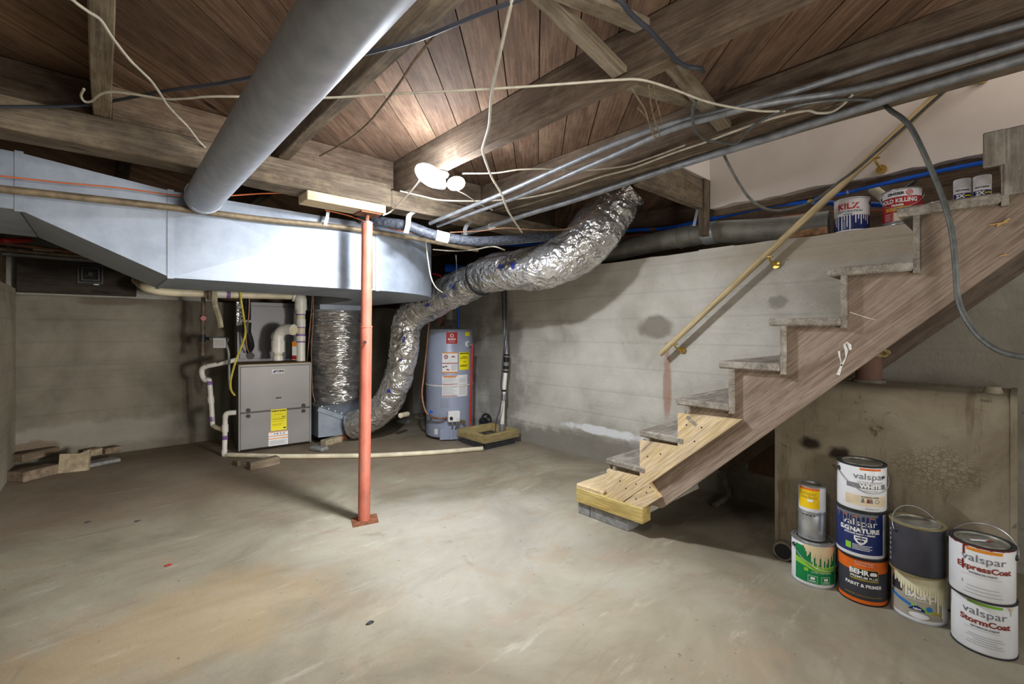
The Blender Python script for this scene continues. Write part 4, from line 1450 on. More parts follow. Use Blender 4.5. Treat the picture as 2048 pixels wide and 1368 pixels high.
for k in range(13):
    z = 0.01 + 0.02 * k
    cyl_bm((x0 - 0.02, y0 - 0.02, z), (x1 - 0.02, y0 - 0.02, z), 0.0007, seg=4, bm=bm)
    cyl_bm((x0 - 0.02, y0 - 0.02, z), (x0 - 0.02, y1 - 0.02, z), 0.0007, seg=4, bm=bm)
g = obj('wire_guard', bm, 'conduit', t)
g['kind'] = 'stuff'
t = thing('sump_discharge_pipe', 'tall sump discharge pipe climbing the right wall corner', 'pipe', (3.000, 3.492, 0.078))
for nm, a, b, r, m in (('lower_pipe', (3.000, 3.484, 0.079), (3.020, 3.492, 0.420), 0.021, 'pvc'), ('collar', (3.000, 3.487, 0.109), (3.005, 3.490, 0.179), 0.031, 'steel'), ('collar', (3.020, 3.486, 0.421), (3.025, 3.490, 0.481), 0.029, 'steel'), ('middle_pipe', (3.025, 3.490, 0.470), (3.040, 3.476, 0.704), 0.021, 'pvc'), ('purple_band', (3.027, 3.488, 0.506), (3.028, 3.488, 0.526), 0.0225, 'ink'), ('rubber_coupling', (3.040, 3.475, 0.699), (3.050, 3.472, 0.886), 0.028, 'black'), ('coupling_label', (3.040, 3.472, 0.770), (3.040, 3.469, 0.806), 0.0292, 'steel'), ('hose_clamp', (3.040, 3.474, 0.719), (3.040, 3.473, 0.735), 0.030, 'steel'), ('hose_clamp', (3.050, 3.474, 0.856), (3.050, 3.472, 0.871), 0.030, 'steel'), ('upper_pipe', (3.050, 3.472, 0.876), (3.080, 3.538, 1.233), 0.021, 'conduit'), ('top_pipe', (3.080, 3.538, 1.233), (3.090, 3.573, 1.649), 0.023, 'greycable')):
    cyl(nm, a, b, r, m, t, seg=18)
cable('pump_cord', 'black pump cord trailing down beside the discharge pipe', 'cord', [(3.020, 3.446, 1.583), (3.000, 3.415, 1.330), (2.980, 3.415, 1.030), (2.970, 3.434, 0.856), (2.960, 3.438, 0.706), (2.950, 3.442, 0.582), (2.950, 3.426, 0.484), (2.920, 3.414, 0.365), (2.880, 3.428, 0.245), (2.860, 3.427, 0.110)], 0.0055, 'blackcable')
t = thing('cord_heap', 'heap of coiled black hose behind the sump frame', 'hose', (3.06, 3.88, 0))
for k, (dx, dy, dz, tilt) in enumerate(((0, 0, 0.05, 0.3), (0.02, 0.05, 0.09, 0.6), (-0.03, 0.03, 0.12, 0.9), (0.01, -0.02, 0.16, 1.2))):
    pts = []
    for j in range(17):
        a = 2 * PI * j / 16
        v = Matrix.Rotation(tilt, 3, 'X') @ Vector((0.06 * math.cos(a), 0.06 * math.sin(a), 0))
        pts.append((3.085 + dx * 0.3 + v.x, 3.85 + dy * 0.4 + v.y, max(0.02, dz + v.z)))
    tube('hose_loop', pts, 0.012, 'foam', t, 8, 2)

# odds and ends on the floor in the back corner
tag(tube('pipe_offcut', [(2.239, 4.173, 0.266), (2.367, 4.260, 0.254)], 0.026, 'pvc_old', None, 16, sm=False), 'short cream pipe offcut among rubble behind the flexible duct', 'pipe')
for k, (p, r, lb) in enumerate((((2.719, 5.005, 0.000), 0.09, 'pale stone below the pipe offcut behind the flexible duct'), ((2.720, 5.343, 0.000), 0.13, 'dark rubble lump against the wall behind the flexible duct'), ((3.038, 5.146, 0.000), 0.10, 'dark rubble lump left of the water heater'))):
    bm = bmesh.new()
    bmesh.ops.create_icosphere(bm, subdivisions=3, radius=r)
    for v in bm.verts:
        v.co *= 1 + 0.35 * noise.noise(v.co * 9 + Vector((k * 5, 0, 0)))
        v.co.z *= 0.45
        v.co.z = max(v.co.z, -0.02)
        v.co += Vector(p) + Vector((0, 0, 0.02))
    tag(obj('rubble_stone', bm, ('concreteblock', 'claypipe', 'claypipe')[k]), lb, 'stone', 'rubble in the back corner')

# left wall rubble ---------------------------------------------------------------------------
for nm, lb, p, q, w, h, z, m in (
        ('plank_offcut', 'flat stone slab on the floor in the left corner', (-0.481, 4.958, 0.000), (-0.291, 5.107, 0.000), 0.16, 0.075, 0, 'dustybrick'),
        ('plank_offcut', 'tan timber offcut lying atop the corner slab', (-0.503, 5.298, 0.000), (-0.301, 5.484, 0.000), 0.10, 0.06, 0.080, 'blockwood'),
        ('brick', 'small brown brick bit at the slab end', (-0.287, 5.138, 0.000), (-0.209, 5.174, 0.000), 0.05, 0.04, 0, 'dustybrick'),
        ('brick', 'tan brick lying against the back wall', (-0.112, 5.375, 0.000), (-0.007, 5.426, 0.000), 0.07, 0.055, 0.038, 'palestone'),
        ('brick', 'half-buried brown brick farther along the back wall', (0.003, 5.374, 0.000), (0.117, 5.423, 0.000), 0.08, 0.05, 0.036, 'dustybrick'),
        ('plank_offcut', 'grey footing slab under the tan bricks', (-0.107, 5.138, 0.000), (0.100, 5.205, 0.000), 0.12, 0.03, 0, 'concreteblock')):
    p, q = Vector(p), Vector(q)
    p.z = q.z = z + h / 2
    tag(board(nm, p, q, w, h, m, None, 0.006, (0, 0, 1), 0, 0.008, len(lb)), lb, 'brick' if nm == 'brick' else 'slab')
a = Vector((-0.163, 5.026, 0.000))
bm = prism_bm([(-0.095, 0), (0.085, 0.0), (0.09, 0.165), (0.03, 0.14), (-0.02, 0.145), (-0.09, 0.15)], 'Y', -0.02, 0.02)
o = tag(obj('broken_block', bm, 'palestone'), 'upright broken pale block leaning near the back wall', 'block')
o.matrix_basis = Matrix.Translation(a) @ Matrix.Rotation(-0.25, 4, 'Z') @ Matrix.Rotation(-0.1, 4, 'X')

# dark panel with an old fan on top of the back wall ------------------------------------------
t = thing('dark_panel', 'blackened wooden panel with old fan vent atop back wall', 'panel', (-0.15, 5.5, 1.44))
box('panel_board', -0.525, 0.235, 5.49, 5.53, 1.44, 1.725, 'darkboard', t, 0.003)
c = Vector((-0.079, 5.485, 1.624))
for s, y in ((0.085, 5.480), (0.062, 5.474)):
    bm = bmesh.new()
    for (a0, a1, b0, b1) in ((-s, s, -s, -s + 0.014), (-s, s, s - 0.014, s), (-s, -s + 0.014, -s + 0.014, s - 0.014), (s - 0.014, s, -s + 0.014, s - 0.014)):
        box_bm(c.x + a0, c.x + a1, y - 0.006, y + 0.012, c.z + b0, c.z + b1, bm=bm)
    obj('vent_frame', bm, 'darksteel', t)
autosmooth(obj('fan_hub', cyl_bm((c.x, 5.470, c.z), (c.x, 5.49, c.z), 0.018, seg=14), 'darksteel', t))
for k in range(4):
    a_ = k * PI / 2 + 0.4
    board('fan_blade', (c.x, 5.48, c.z), (c.x + 0.045 * math.cos(a_), 5.482, c.z + 0.045 * math.sin(a_)), 0.004, 0.02, 'darksteel', t, 0, (0, 1, 0))
vs = [(-0.059, 5.487, 1.537), (-0.023, 5.487, 1.540), (-0.023, 5.487, 1.531), (-0.059, 5.487, 1.528)]
board('catch_plate', (-0.059, 5.486, 1.533), (-0.023, 5.486, 1.533), 0.006, 0.008, 'steel', t, 0)
tag(board('sill_board', (-0.6, 5.44, 1.735), (0.4, 5.44, 1.735), 0.10, 0.018, 'concreteblock'), 'thin grey sill strip above the blackened panel', 'board')
tag(tube('copper_pipe', [(-0.657, 5.200, 1.798), (-0.582, 5.200, 1.792), (-0.424, 5.200, 1.785), (-0.227, 5.200, 1.773), (0.048, 5.200, 1.754)], 0.014, 'copper', None, 10), 'upper copper water pipe in the gap under the trunk at left', 'pipe')
tag(tube('copper_pipe', [(-0.651, 5.150, 1.746), (-0.541, 5.150, 1.741), (-0.366, 5.150, 1.738), (-0.137, 5.150, 1.736), (0.047, 5.150, 1.731)], 0.016, 'iron', None, 10), 'lower browned pipe in the gap under the trunk at left', 'pipe')
tag(tube('red_pipe', [(-0.608, 5.000, 1.786), (-0.560, 5.000, 1.788), (-0.515, 5.000, 1.791), (-0.432, 5.300, 1.850)], 0.02, 'redpex', None, 10), 'bit of red pipe peeking under the trunk at far left', 'pipe')
tag(box('junction_cover', -0.42, -0.30, 5.36, 5.385, 1.765, 1.80, 'strapwhite'), 'small pale junction cover on the far left sill', 'cover')
structure(box('trim_5', -0.9, 0.9, 5.62, 5.66, 1.42, 2.0, 'olduct'))


# ================================================================== staircase
st = thing('staircase', 'open wooden staircase climbing right along the concrete wall', 'stairs', (2.6, 1.2, 0))
XN, XW = 2.17, 3.135


def nose(k):
    return 1.817 - 0.217 * k, 0.184 + 0.1983 * k


for k in range(8):
    y, z = nose(k)
    d = 0.262 if k else 0.20
    th = 0.034 if k else 0.038
    yb = y - d
    o = board('tread', (XN if k else XN - 0.005, (y + yb) / 2, z - th / 2), (XW, (y + yb) / 2, z - th / 2), d, th, 'tread' if k else 'newwood', st, 0.006, (0, 0, 1), 0, 0.002, k)
    if k == 0:
        o['label'] = 'pale new lumber bottom tread'
for k in range(1, 9):
    y, z = nose(k)
    zb = nose(k - 1)[1] - 0.045
    zt = z - 0.033
    yr = y - 0.045
    m = 'tread'
    board('riser', (XN + 0.006, yr - 0.009, (zb + zt) / 2), (XW - 0.005, yr - 0.009, (zb + zt) / 2), 0.018, zt - zb, m, st, 0.001, (0, 0, 1), 0, 0.0, k)


for k in range(8, 12):
    y, z = nose(k)
    y -= 0.035
    x0 = 2.255 if k < 9 else 2.292
    board('tread', (x0, y - 0.131, z - 0.017), (XW, y - 0.131, z - 0.017), 0.262, 0.034, 'tread', st, 0.006, (0, 0, 1), 0, 0.002, k)
    if k > 8:
        board('riser', (x0, y - 0.054, z - 0.125), (XW - 0.005, y - 0.054, z - 0.125), 0.018, 0.18, 'tread', st, 0.001)


def stringer_poly():
    pts = []
    for k in range(2, 8):
        y, z = nose(k)
        yr = y - 0.045 - 0.019
        zt = z - 0.0335
        pts.append((yr + 0.0, nose(k - 1)[1] - 0.0335))
        pts.append((yr + 0.0, zt))
    y8, z8 = nose(8)
    pts.append((y8 - 0.064, z8 - 0.2318))
    pts.append((y8 - 0.064, z8 - 0.0335))
    pts.append((-0.235, z8 - 0.0335))
    pts.append((-0.235, 1.985))
    pts.append((-0.62, 1.985))
    pts.append((-0.62, 1.955))
    pts.append((1.262, 0.180))
    pts.append((1.60, 0.180))
    pts.append((1.60, nose(1)[1] - 0.0335))
    return pts


def grain_prism(name, poly, x0, x1, mat, parent, ang, c):
    """flat board cut to a profile in the Y-Z plane; grain along direction ang in that plane"""
    ca, sa = math.cos(ang), math.sin(ang)
    # local X = grain direction, local Y = across, local Z = world X
    R3 = Matrix(((0, 0, 1), (ca, -sa, 0), (sa, ca, 0))).to_4x4()
    R3.translation = Vector((0, c[0], c[1]))
    inv = R3.inverted()
    loc = [inv @ Vector((0, y, z)) for y, z in poly]
    bm = prism_bm([(v.x, v.y) for v in loc], 'Z', x0, x1)
    bmesh.ops.triangulate(bm, faces=[f for f in bm.faces if len(f.verts) > 4])
    o = link_mesh(name, bm, mat)
    o.matrix_basis = R3
    return attach(o, parent)


slope = math.atan2(0.1983, -0.217)
sp = stringer_poly()
near = grain_prism('stringer', sp, 2.205, 2.245, 'stringer', st, slope, (0.8, 0.9))
grain_prism('stringer', sp, 3.085, 3.125, 'stringer', st, slope, (0.8, 0.9))
# chalk scrawls and splintered wood on the near stringer
cp = Plane((2.205, 0, 0), (0, -1, 0), (0, 0, 1), 0.0012)


def yz(p):
    return (-p[1], p[2])


def stroke(pts, w, mat, parent, name='chalk_mark'):
    v = [yz(p) for p in pts]
    L, R_ = [], []
    for i, p in enumerate(v):
        a, b = v[max(0, i - 1)], v[min(len(v) - 1, i + 1)]
        dx, dy = b[0] - a[0], b[1] - a[1]
        l = math.hypot(dx, dy) or 1
        ww = w * (0.6 + 0.4 * math.sin(i * 2.1 + 1)) / 2
        L.append((p[0] - dy / l * ww, p[1] + dx / l * ww))
        R_.append((p[0] + dy / l * ww, p[1] - dx / l * ww))
    vs = L + R_
    n = len(L)
    cp.k = 1
    return mapped(name, vs, [(i, i + 1, n + i + 1, n + i) for i in range(n - 1)], cp.fn, mat, parent)


stroke([(2.205, 0.484, 0.943), (2.205, 0.474, 0.977), (2.205, 0.458, 1.014), (2.205, 0.456, 1.044), (2.205, 0.463, 1.064), (2.205, 0.455, 1.076), (2.205, 0.446, 1.064), (2.205, 0.443, 1.045)], 0.013, 'chalk', near)
stroke([(2.205, 0.481, 1.039), (2.205, 0.479, 1.019), (2.205, 0.474, 0.995), (2.205, 0.473, 0.980)], 0.009, 'chalk', near)
stroke([(2.205, 0.445, 1.195), (2.205, 0.397, 1.174), (2.205, 0.363, 1.162)], 0.004, 'chalk', near)
for k, (p, q) in enumerate((((2.200, 0.064, 1.474), (2.188, 0.021, 1.474)), ((2.200, 0.046, 1.467), (2.186, 0.016, 1.485)), ((2.200, 0.039, 1.367), (2.193, 0.023, 1.370)))):
    board('wood_splinter', p, q, 0.003, 0.004 + 0.002 * (k % 2), 'splinter', near, 0.001)

# new lumber gussets nailed over the lower end
A_ = [(2.190, 1.155, 0.702), (2.190, 0.851, 0.712), (2.190, 1.484, 0.160), (2.190, 1.593, 0.153), (2.190, 1.593, 0.319), (2.190, 1.375, 0.325), (2.190, 1.375, 0.527), (2.190, 1.155, 0.533)]
B_ = [(2.190, 1.474, 0.162), (2.190, 1.320, 0.303), (2.190, 1.258, 0.244), (2.190, 1.360, 0.157)]
g1 = grain_prism('gusset_plate', [(p[1], p[2]) for p in A_], 2.172, 2.2045, 'newwood', st, slope, (1.3, 0.45))
g2 = grain_prism('gusset_plate', [(p[1], p[2]) for p in B_], 2.172, 2.2045, 'newwood', st, slope + 0.15, (1.4, 0.2))
gp = Plane((2.172, 0, 0), (0, -1, 0), (0, 0, 1), 0.0010)
for (x, y) in ((1373, 848), (1403, 855), (1388, 884), (1432, 850), (1322, 907), (1294, 912), (1300, 928), (1238, 963), (1252, 978), (1230, 980)):
    pass
for p in ((2.172, 1.108, 0.650), (2.172, 1.031, 0.649), (2.172, 1.067, 0.575), (2.172, 1.251, 0.476), (2.172, 1.327, 0.447), (2.172, 1.502, 0.273), (2.172, 1.462, 0.241), (2.172, 1.398, 0.282)):
    cyl('nail_head', (2.1715, p[1], p[2]), (2.174, p[1], p[2]), 0.0045, 'darksteel', g1, seg=8)
for p in ((2.172, 1.312, 0.285), (2.172, 1.333, 0.252), (2.172, 1.398, 0.200)):
    cyl('nail_head', (2.1715, p[1], p[2]), (2.174, p[1], p[2]), 0.0045, 'darksteel', g2, seg=8)
p = (2.172, 1.082, 0.673)
q = text(Plane((2.172, p[1], p[2]), (0, -0.8, -0.6), (0, -0.6, 0.8), 0.001), 'BEAR', 0, 0, 0.028, 'txt_grey', g1)
stroke_y = [(2.172, 0.956, 0.683), (2.172, 0.961, 0.668), (2.172, 0.963, 0.655)]
# top end: boards standing at the frame edge
board('upright_board', (2.176, 0.052, 1.66), (2.176, 0.052, 1.775), 0.02, 0.05, 'tread', st, 0.003)
board('upright_board', (2.185, 0.006, 1.56), (2.185, 0.006, 1.775), 0.03, 0.05, 'tread', st, 0.003)
board('upright_board', (2.165, -0.10, 1.565), (2.165, -0.10, 1.785), 0.03, 0.14, 'tread', st, 0.004)
# foot: treated beam on concrete pavers
tag(board('foot_beam', (2.205, 1.815, 0.118), (2.205, 1.352, 0.118), 0.088, 0.088, 'yellowpine', None, 0.005, (0, 0, 1), 0, 0.003, 4), 'yellow treated lumber beam under the foot of the stairs', 'beam')
for (y0, y1, lb) in ((1.812, 1.722, 'short grey paver end under the foot beam'), (1.718, 1.452, 'long grey concrete paver under the foot beam')):
    o = tag(box('concrete_paver', 2.178, 2.29, y1, y0, 0.0, 0.072, 'concreteblock', None, 0.004), lb, 'paver')

# ================================================================== handrail
t = thing('handrail', 'pale round wooden handrail on brass brackets along right wall', 'handrail', (3.06, 1.77, 0.95))
o = attach(link_mesh('rail', cyl_bm((-1.25, 0, 0), (1.25, 0, 0), 0.0205, seg=20), 'rail'), None)
autosmooth(o)
ra, rb = Vector((3.06, 1.766, 0.950)), Vector((3.06, 0.10, 2.429))
o.matrix_basis = frame_from(ra, rb) @ Matrix.Scale((rb - ra).length / 2.5, 4, (1, 0, 0))
attach(o, t)
for y, z in ((1.655, 1.048), (1.032, 1.601), (0.512, 2.063), (0.13, 2.40)):
    c = Vector((3.06, y, z))
    br = tube('rail_bracket', [c + Vector((0, 0, -0.018)), c + Vector((0.005, -0.006, -0.040)), c + Vector((0.035, -0.016, -0.062)), c + Vector((0.082, -0.018, -0.066))], 0.006, 'brass', t, 10)
    cyl('bracket_plate', c + Vector((0.078, -0.018, -0.066)), c + Vector((0.089, -0.018, -0.066)), 0.024, 'brass', br, seg=16)
    box('bracket_saddle', 3.048, 3.072, y - 0.026, y + 0.026, z - 0.026, z - 0.0195, 'brass', br, 0.002)

# ================================================================== oil tank under the stairs
t = thing('oil_tank', 'old stained steel tank standing behind the paint cans', 'tank', (2.78, 0.41, 0))
bm = bmesh.new()
prof = []
r = 0.05
for cx_, cz_, a0 in ((3.05 - 0.12, 0.87 - 0.12, 0), (2.505 + r, 0.875 - r, 90)):
    rr = 0.12 if a0 == 0 else r
    for k in range(9):
        a = math.radians(a0 + 90 * k / 8)
        prof.append((cx_ + rr * math.cos(a), cz_ + rr * math.sin(a)))
prof += [(2.505, 0.012), (3.05, 0.012)]
autosmooth(obj('tank_body', prism_bm(prof, 'Y', 0.018, 0.806, bm), 'tank', t), 40)
for y in (0.012, 0.806):
    rim = [((p[0] - 2.78) * 1.02 + 2.78, (p[1] - 0.44) * 1.012 + 0.44) for p in prof]
    obj('end_rim', prism_bm([(a, max(b, 0.004)) for a, b in rim], 'Y', y - 0.012, y + 0.006), 'tank', t)
sc = Vector((2.760, 0.483, 0.853))
cyl('filler_stub', (sc.x, sc.y, 0.872), (sc.x, sc.y, 1.0), 0.052, 'redboard', t)
cyl('stub_flange', (sc.x, sc.y, 0.872), (sc.x, sc.y, 0.886), 0.066, 'claypipe', t)
autosmooth(obj('vent_boss', cyl_bm((2.62, 0.065, 0.86), (2.62, 0.065, 0.90), 0.034, 0.022, 16), 'tank', t))
bm = bmesh.new()
bmesh.ops.create_icosphere(bm, subdivisions=4, radius=0.07)
for v in bm.verts:
    v.co *= 1 + 0.45 * noise.noise(v.co * 16) + 0.2 * noise.noise(v.co * 45)
    v.co.z *= 0.45
    v.co += Vector((sc.x, sc.y - 0.01, 1.025))
tag(obj('insulation_wad', bm, 'insul'), 'ragged wad of yellow insulation on the tank filler stub', 'insulation')
tag(tube('clay_drain_pipe', [(2.463, 0.764, 0.000), (2.649, 0.782, 0.000), (2.804, 0.797, 0.000)], 0.045, 'claypipe', None, 24, sm=False), 'stub of dirty drain pipe on floor at tank corner', 'pipe')
o = bpy.data.objects['clay_drain_pipe']
o.location.z = 0.047
q = Vector((2.463, 0.764, 0.000)) + Vector((-0.0006, 0.0002, 0.047))
d_ = (Vector((2.463, 0.764, 0.000)) - Vector((2.649, 0.782, 0.000))).normalized()
cyl('pipe_mouth', q, q + d_ * 0.003, 0.036, 'black', o, seg=20)
tag(box('loose_board', 3.13, 3.148, 0.98, 1.175, 0.20, 0.40, 'redboard'), 'reddish board on the wall under the stairs', 'board')
tag(tube('bent_pipe', [(2.860, 1.275, 0.020), (2.920, 1.254, 0.042), (3.000, 1.237, 0.072), (3.040, 1.267, 0.107), (3.080, 1.313, 0.166)], 0.017, 'claypipe', None, 12), 'bent pale pipe in the dark under the stairs', 'pipe')

# ================================================================== ledge things
t = thing('ledge_duct', 'old galvanized round duct lying along the right wall ledge', 'duct', (3.3, 1.4, 1.72))
lp_ = [(3.310, 2.790, 1.794), (3.300, 2.493, 1.794), (3.300, 1.994, 1.830), (3.300, 1.656, 1.838), (3.300, 1.460, 1.835), (3.310, 1.045, 1.787), (3.330, 0.773, 1.782)]
tube('duct_body', lp_, 0.079, 'olduct', t, 32)
for a, b, m, r in (((3.300, 1.636, 1.839), (3.300, 1.625, 1.839), 'olduct', 0.083), ((3.300, 1.736, 1.835), (3.300, 1.724, 1.835), 'olduct', 0.083), ((3.300, 1.541, 1.837), (3.300, 1.453, 1.834), 'strap', 0.0815)):
    autosmooth(obj('duct_band' if m == 'olduct' else 'foil_tape', cyl_bm(a, b, r, seg=32), m, t))
hs = tag(board('duct_strap', (3.220, 1.540, 2.088), (3.220, 1.585, 1.889), 0.003, 0.022, 'strap', None, 0, (0, 1, 0)), 'perforated metal strap hanging the ledge duct', 'strap')
p = Vector((3.220, 0.798, 1.694))
tag(box('wood_block', 3.162, 3.212, 0.75, 0.94, 1.692, 1.735, 'brick', None, 0.004), 'brownish block lying on the wall ledge behind handrail', 'block')
tag(box('paint_stick', 3.158, 3.18, 1.28, 1.52, 1.692, 1.697, 'strapwhite'), 'white stir stick on the wall ledge under the ledge duct', 'stick')
t = thing('blue_water_pipe', 'bright blue plastic water pipe along the right wall ledge', 'pipe', (3.28, 1.0, 1.85))
tube('upper_pipe', [(3.178, 0.069, 1.938), (3.178, 0.174, 1.938), (3.178, 0.303, 1.936), (3.180, 0.550, 1.923), (3.180, 0.665, 1.915), (3.190, 0.811, 1.917)], 0.011, 'pex', t, 12)
tube('lower_pipe', [(3.200, 0.814, 1.898), (3.240, 0.937, 1.926), (3.300, 1.101, 1.951), (3.370, 1.355, 1.962), (3.410, 1.631, 1.961), (3.410, 1.924, 1.956), (3.410, 2.306, 1.998), (3.400, 2.866, 2.011), (3.350, 3.515, 2.037), (3.250, 3.938, 2.090)], 0.0145, 'pex', t, 12)
cyl('riser_fitting', (3.190, 0.811, 1.923), (3.200, 0.816, 1.890), 0.012, 'pex', t, seg=12)
cyl('coupling', (3.210, 0.853, 1.912), (3.200, 0.814, 1.901), 0.017, 'brass', t, seg=12)
cyl('coupling', (3.180, 0.656, 1.916), (3.180, 0.646, 1.917), 0.015, 'steel', t, seg=12)
cyl('coupling', (3.410, 2.051, 1.967), (3.410, 2.005, 1.961), 0.018, 'copper', t, seg=12)
tag(tube('blue_water_pipe', [(3.360, 0.833, 1.930), (3.360, 0.728, 1.901), (3.360, 0.535, 1.853), (3.360, 0.446, 1.823)], 0.0145, 'pex', None, 12), 'lower blue water pipe passing behind the two ledge paint cans', 'pipe')
tag(tube('conduit_stub', [(3.470, 0.588, 1.981), (3.450, 0.531, 1.913), (3.430, 0.495, 1.863)], 0.028, 'pvc_old', None, 14), 'stubby pale pipe between the two ledge paint cans', 'pipe')
cable('ledge_wire', 'orange-brown wire along the ledge behind the blue pipe', 'cable', [(3.400, 0.408, 1.805), (3.400, 0.843, 1.875), (3.400, 1.264, 1.886), (3.400, 1.706, 1.899), (3.400, 2.299, 1.952)], 0.005, 'orangewire')
tag(tube('grey_stub', [(3.360, 0.446, 1.905), (3.360, 0.382, 1.952), (3.360, 0.365, 1.978)], 0.010, 'greycable', None, 10), 'thin grey pipe slanting up behind the red paint can', 'pipe')


# ================================================================== paint cans
def paint_can(name, label, x, y, z, r, h, body, lidmat='tinlid', bail=None, group=None, rim='tin', face=0.0, lid_open=False):
    """gallon or quart can: body, lid, rims, ears and wire bail; returns (thing, print drum)"""
    t = thing(name, label, 'paint can', (x, y, z), group)
    c = (x, y, z)
    a0 = math.atan2(-y, -x) + face
    lathe('can_body', c, [(0.0, 0.003), (r - 0.003, 0.003), (r - 0.001, 0.006), (r, 0.010), (r, h - 0.008), (r - 0.002, h - 0.004)], body, t, 56)
    lathe('bottom_rim', c, [(r - 0.003, 0.0), (r + 0.0012, 0.0), (r + 0.0016, 0.003), (r + 0.0008, 0.006), (r - 0.003, 0.006)], rim, t, 56)
    lathe('top_rim', c, [(r - 0.001, h - 0.009), (r + 0.0020, h - 0.006), (r + 0.0022, h - 0.001), (r, h), (r - 0.005, h), (r - 0.010, h - 0.004), (r - 0.012, h - 0.003)], rim, t, 56)
    lathe('lid', c, [(r - 0.0115, h - 0.005), (r - 0.013, h - 0.001), (r - 0.018, h - 0.0005), (r - 0.020, h - 0.006), (r * 0.6, h - 0.007), (0.0, h - 0.007)], lidmat, t, 56)
    if bail is not None:
        kind, ea = bail
        e0 = Vector((math.cos(a0 + ea), math.sin(a0 + ea), 0))
        ears = [Vector(c) + e0 * (r + 0.002) + Vector((0, 0, h - 0.032)), Vector(c) - e0 * (r + 0.002) + Vector((0, 0, h - 0.032))]
        for e, s in zip(ears, (1, -1)):
            autosmooth(obj('bail_ear', cyl_bm(e - e0 * s * 0.003, e + e0 * s * 0.004, 0.011, 0.008, 16), 'darksteel' if kind != 'steel' else 'steel', t))
        side = Vector((-e0.y, e0.x, 0))
        pts = []
        for k in range(13):
            f = PI * k / 12
            base = e0 * (r + 0.006) * math.cos(f)
            if kind == 'up':
                off = Vector((0, 0, 0.075)) * math.sin(f) + side * (-0.045) * math.sin(f)
            elif kind == 'back':
                off = side * (r + 0.006) * math.sin(f) + Vector((0, 0, 0.062)) * math.sin(f)
            elif kind == 'sideback':
                off = side * ((r + 0.010)) * math.sin(f) + Vector((0, 0, 0.05)) * math.sin(f)
            else:  # hanging down in front
                off = side * (r + 0.008) * math.sin(f) + Vector((0, 0, -0.075)) * math.sin(f)
            pts.append(Vector(c) + Vector((0, 0, h - 0.032)) + base + off)
        tube('bail_handle', pts, 0.0016, 'steel', t, 6, 3)
    return t, Drum(c, r, a0, 0.00045)


CG = 'paint cans by the tank'
H, RG, RQ = 0.190, 0.0835, 0.0525
# ---- first stack: green gallon with two quarts
x, y = 2.385, 0.617
t, d = paint_can('paint_can', 'green and white paint can with dripped ivory paint, bottom of small stack', x, y, 0.0, RG, H, 'can_white', bail=('hang', -1.15), group=CG, face=0.12)
patch(d, -0.085, 0.088, 0.018, 0.172, 'can_green', t)
poly = [(-0.085, 0.118), (-0.04, 0.112), (0.0, 0.098), (0.04, 0.094), (0.088, 0.100), (0.088, 0.078), (0.04, 0.070), (0.0, 0.072), (-0.04, 0.086), (-0.085, 0.092)]
for i in range(4):
    poly_print(d, [poly[i], poly[i + 1], poly[8 - i], poly[9 - i]], 'can_lime', t, layer=2)
patch(d, -0.045, -0.028, 0.066, 0.080, 'can_lime', t, layer=3)
text(d, 'ULTRA LOW ODOR', 0.022, 0.068, 0.008, 'txt_white', t, 0, 1.1, 4)
for xx in (-0.012, 0.038):
    patch(d, xx - 0.018, xx + 0.018, 0.022, 0.052, 'can_white', t, layer=2)
    patch(d, xx - 0.0165, xx + 0.0165, 0.0235, 0.0505, 'can_green', t, layer=3)
    patch(d, xx - 0.008, xx + 0.008, 0.036, 0.046, 'txt_white', t, layer=4)
    patch(d, xx - 0.012, xx + 0.012, 0.028, 0.031, 'txt_white', t, layer=4)
rg = random.Random(4)
drips(d, -0.050, 0.082, 0.181, [0.01, 0.018, 0.03, 0.05, 0.042, 0.03, 0.07, 0.088, 0.05, 0.075, 0.095, 0.08, 0.05, 0.09, 0.098, 0.06, 0.088, 0.07, 0.05, 0.09, 0.075, 0.04, 0.06, 0.03, 0.02], 'ivory_drip', t, layer=5)
t, d = paint_can('paint_can', 'bare silver quart can between yellow and green cans', x + 0.002, y + 0.006, H + 0.001, RQ, 0.119, 'tin', bail=None, group=CG)
drips(d, -0.045, 0.02, 0.111, [0.001, 0.004, 0.001, 0.005, 0.002, 0.006, 0.001, 0.005, 0.001], 'ink', t, layer=2)
t, d = paint_can('paint_can', 'yellow-labelled quart can on top of the small stack', x + 0.003, y + 0.006, H + 0.121, RQ, 0.119, 'can_white', bail=None, group=CG)
patch(d, -0.058, 0.030, 0.020, 0.108, 'can_yellow', t)
patch(d, -0.058, 0.030, 0.101, 0.110, 'can_orange', t, layer=2)
text(d, 'valspar', -0.015, 0.086, 0.022, 'txt_gold', t, 0, 1.1, 3)
text(d, 'SEMI-GLOSS', -0.012, 0.068, 0.011, 'txt_gold', t, 0.0003, 1.1, 3)
patch(d, -0.018, 0.004, 0.050, 0.061, 'txt_white', t, layer=3)
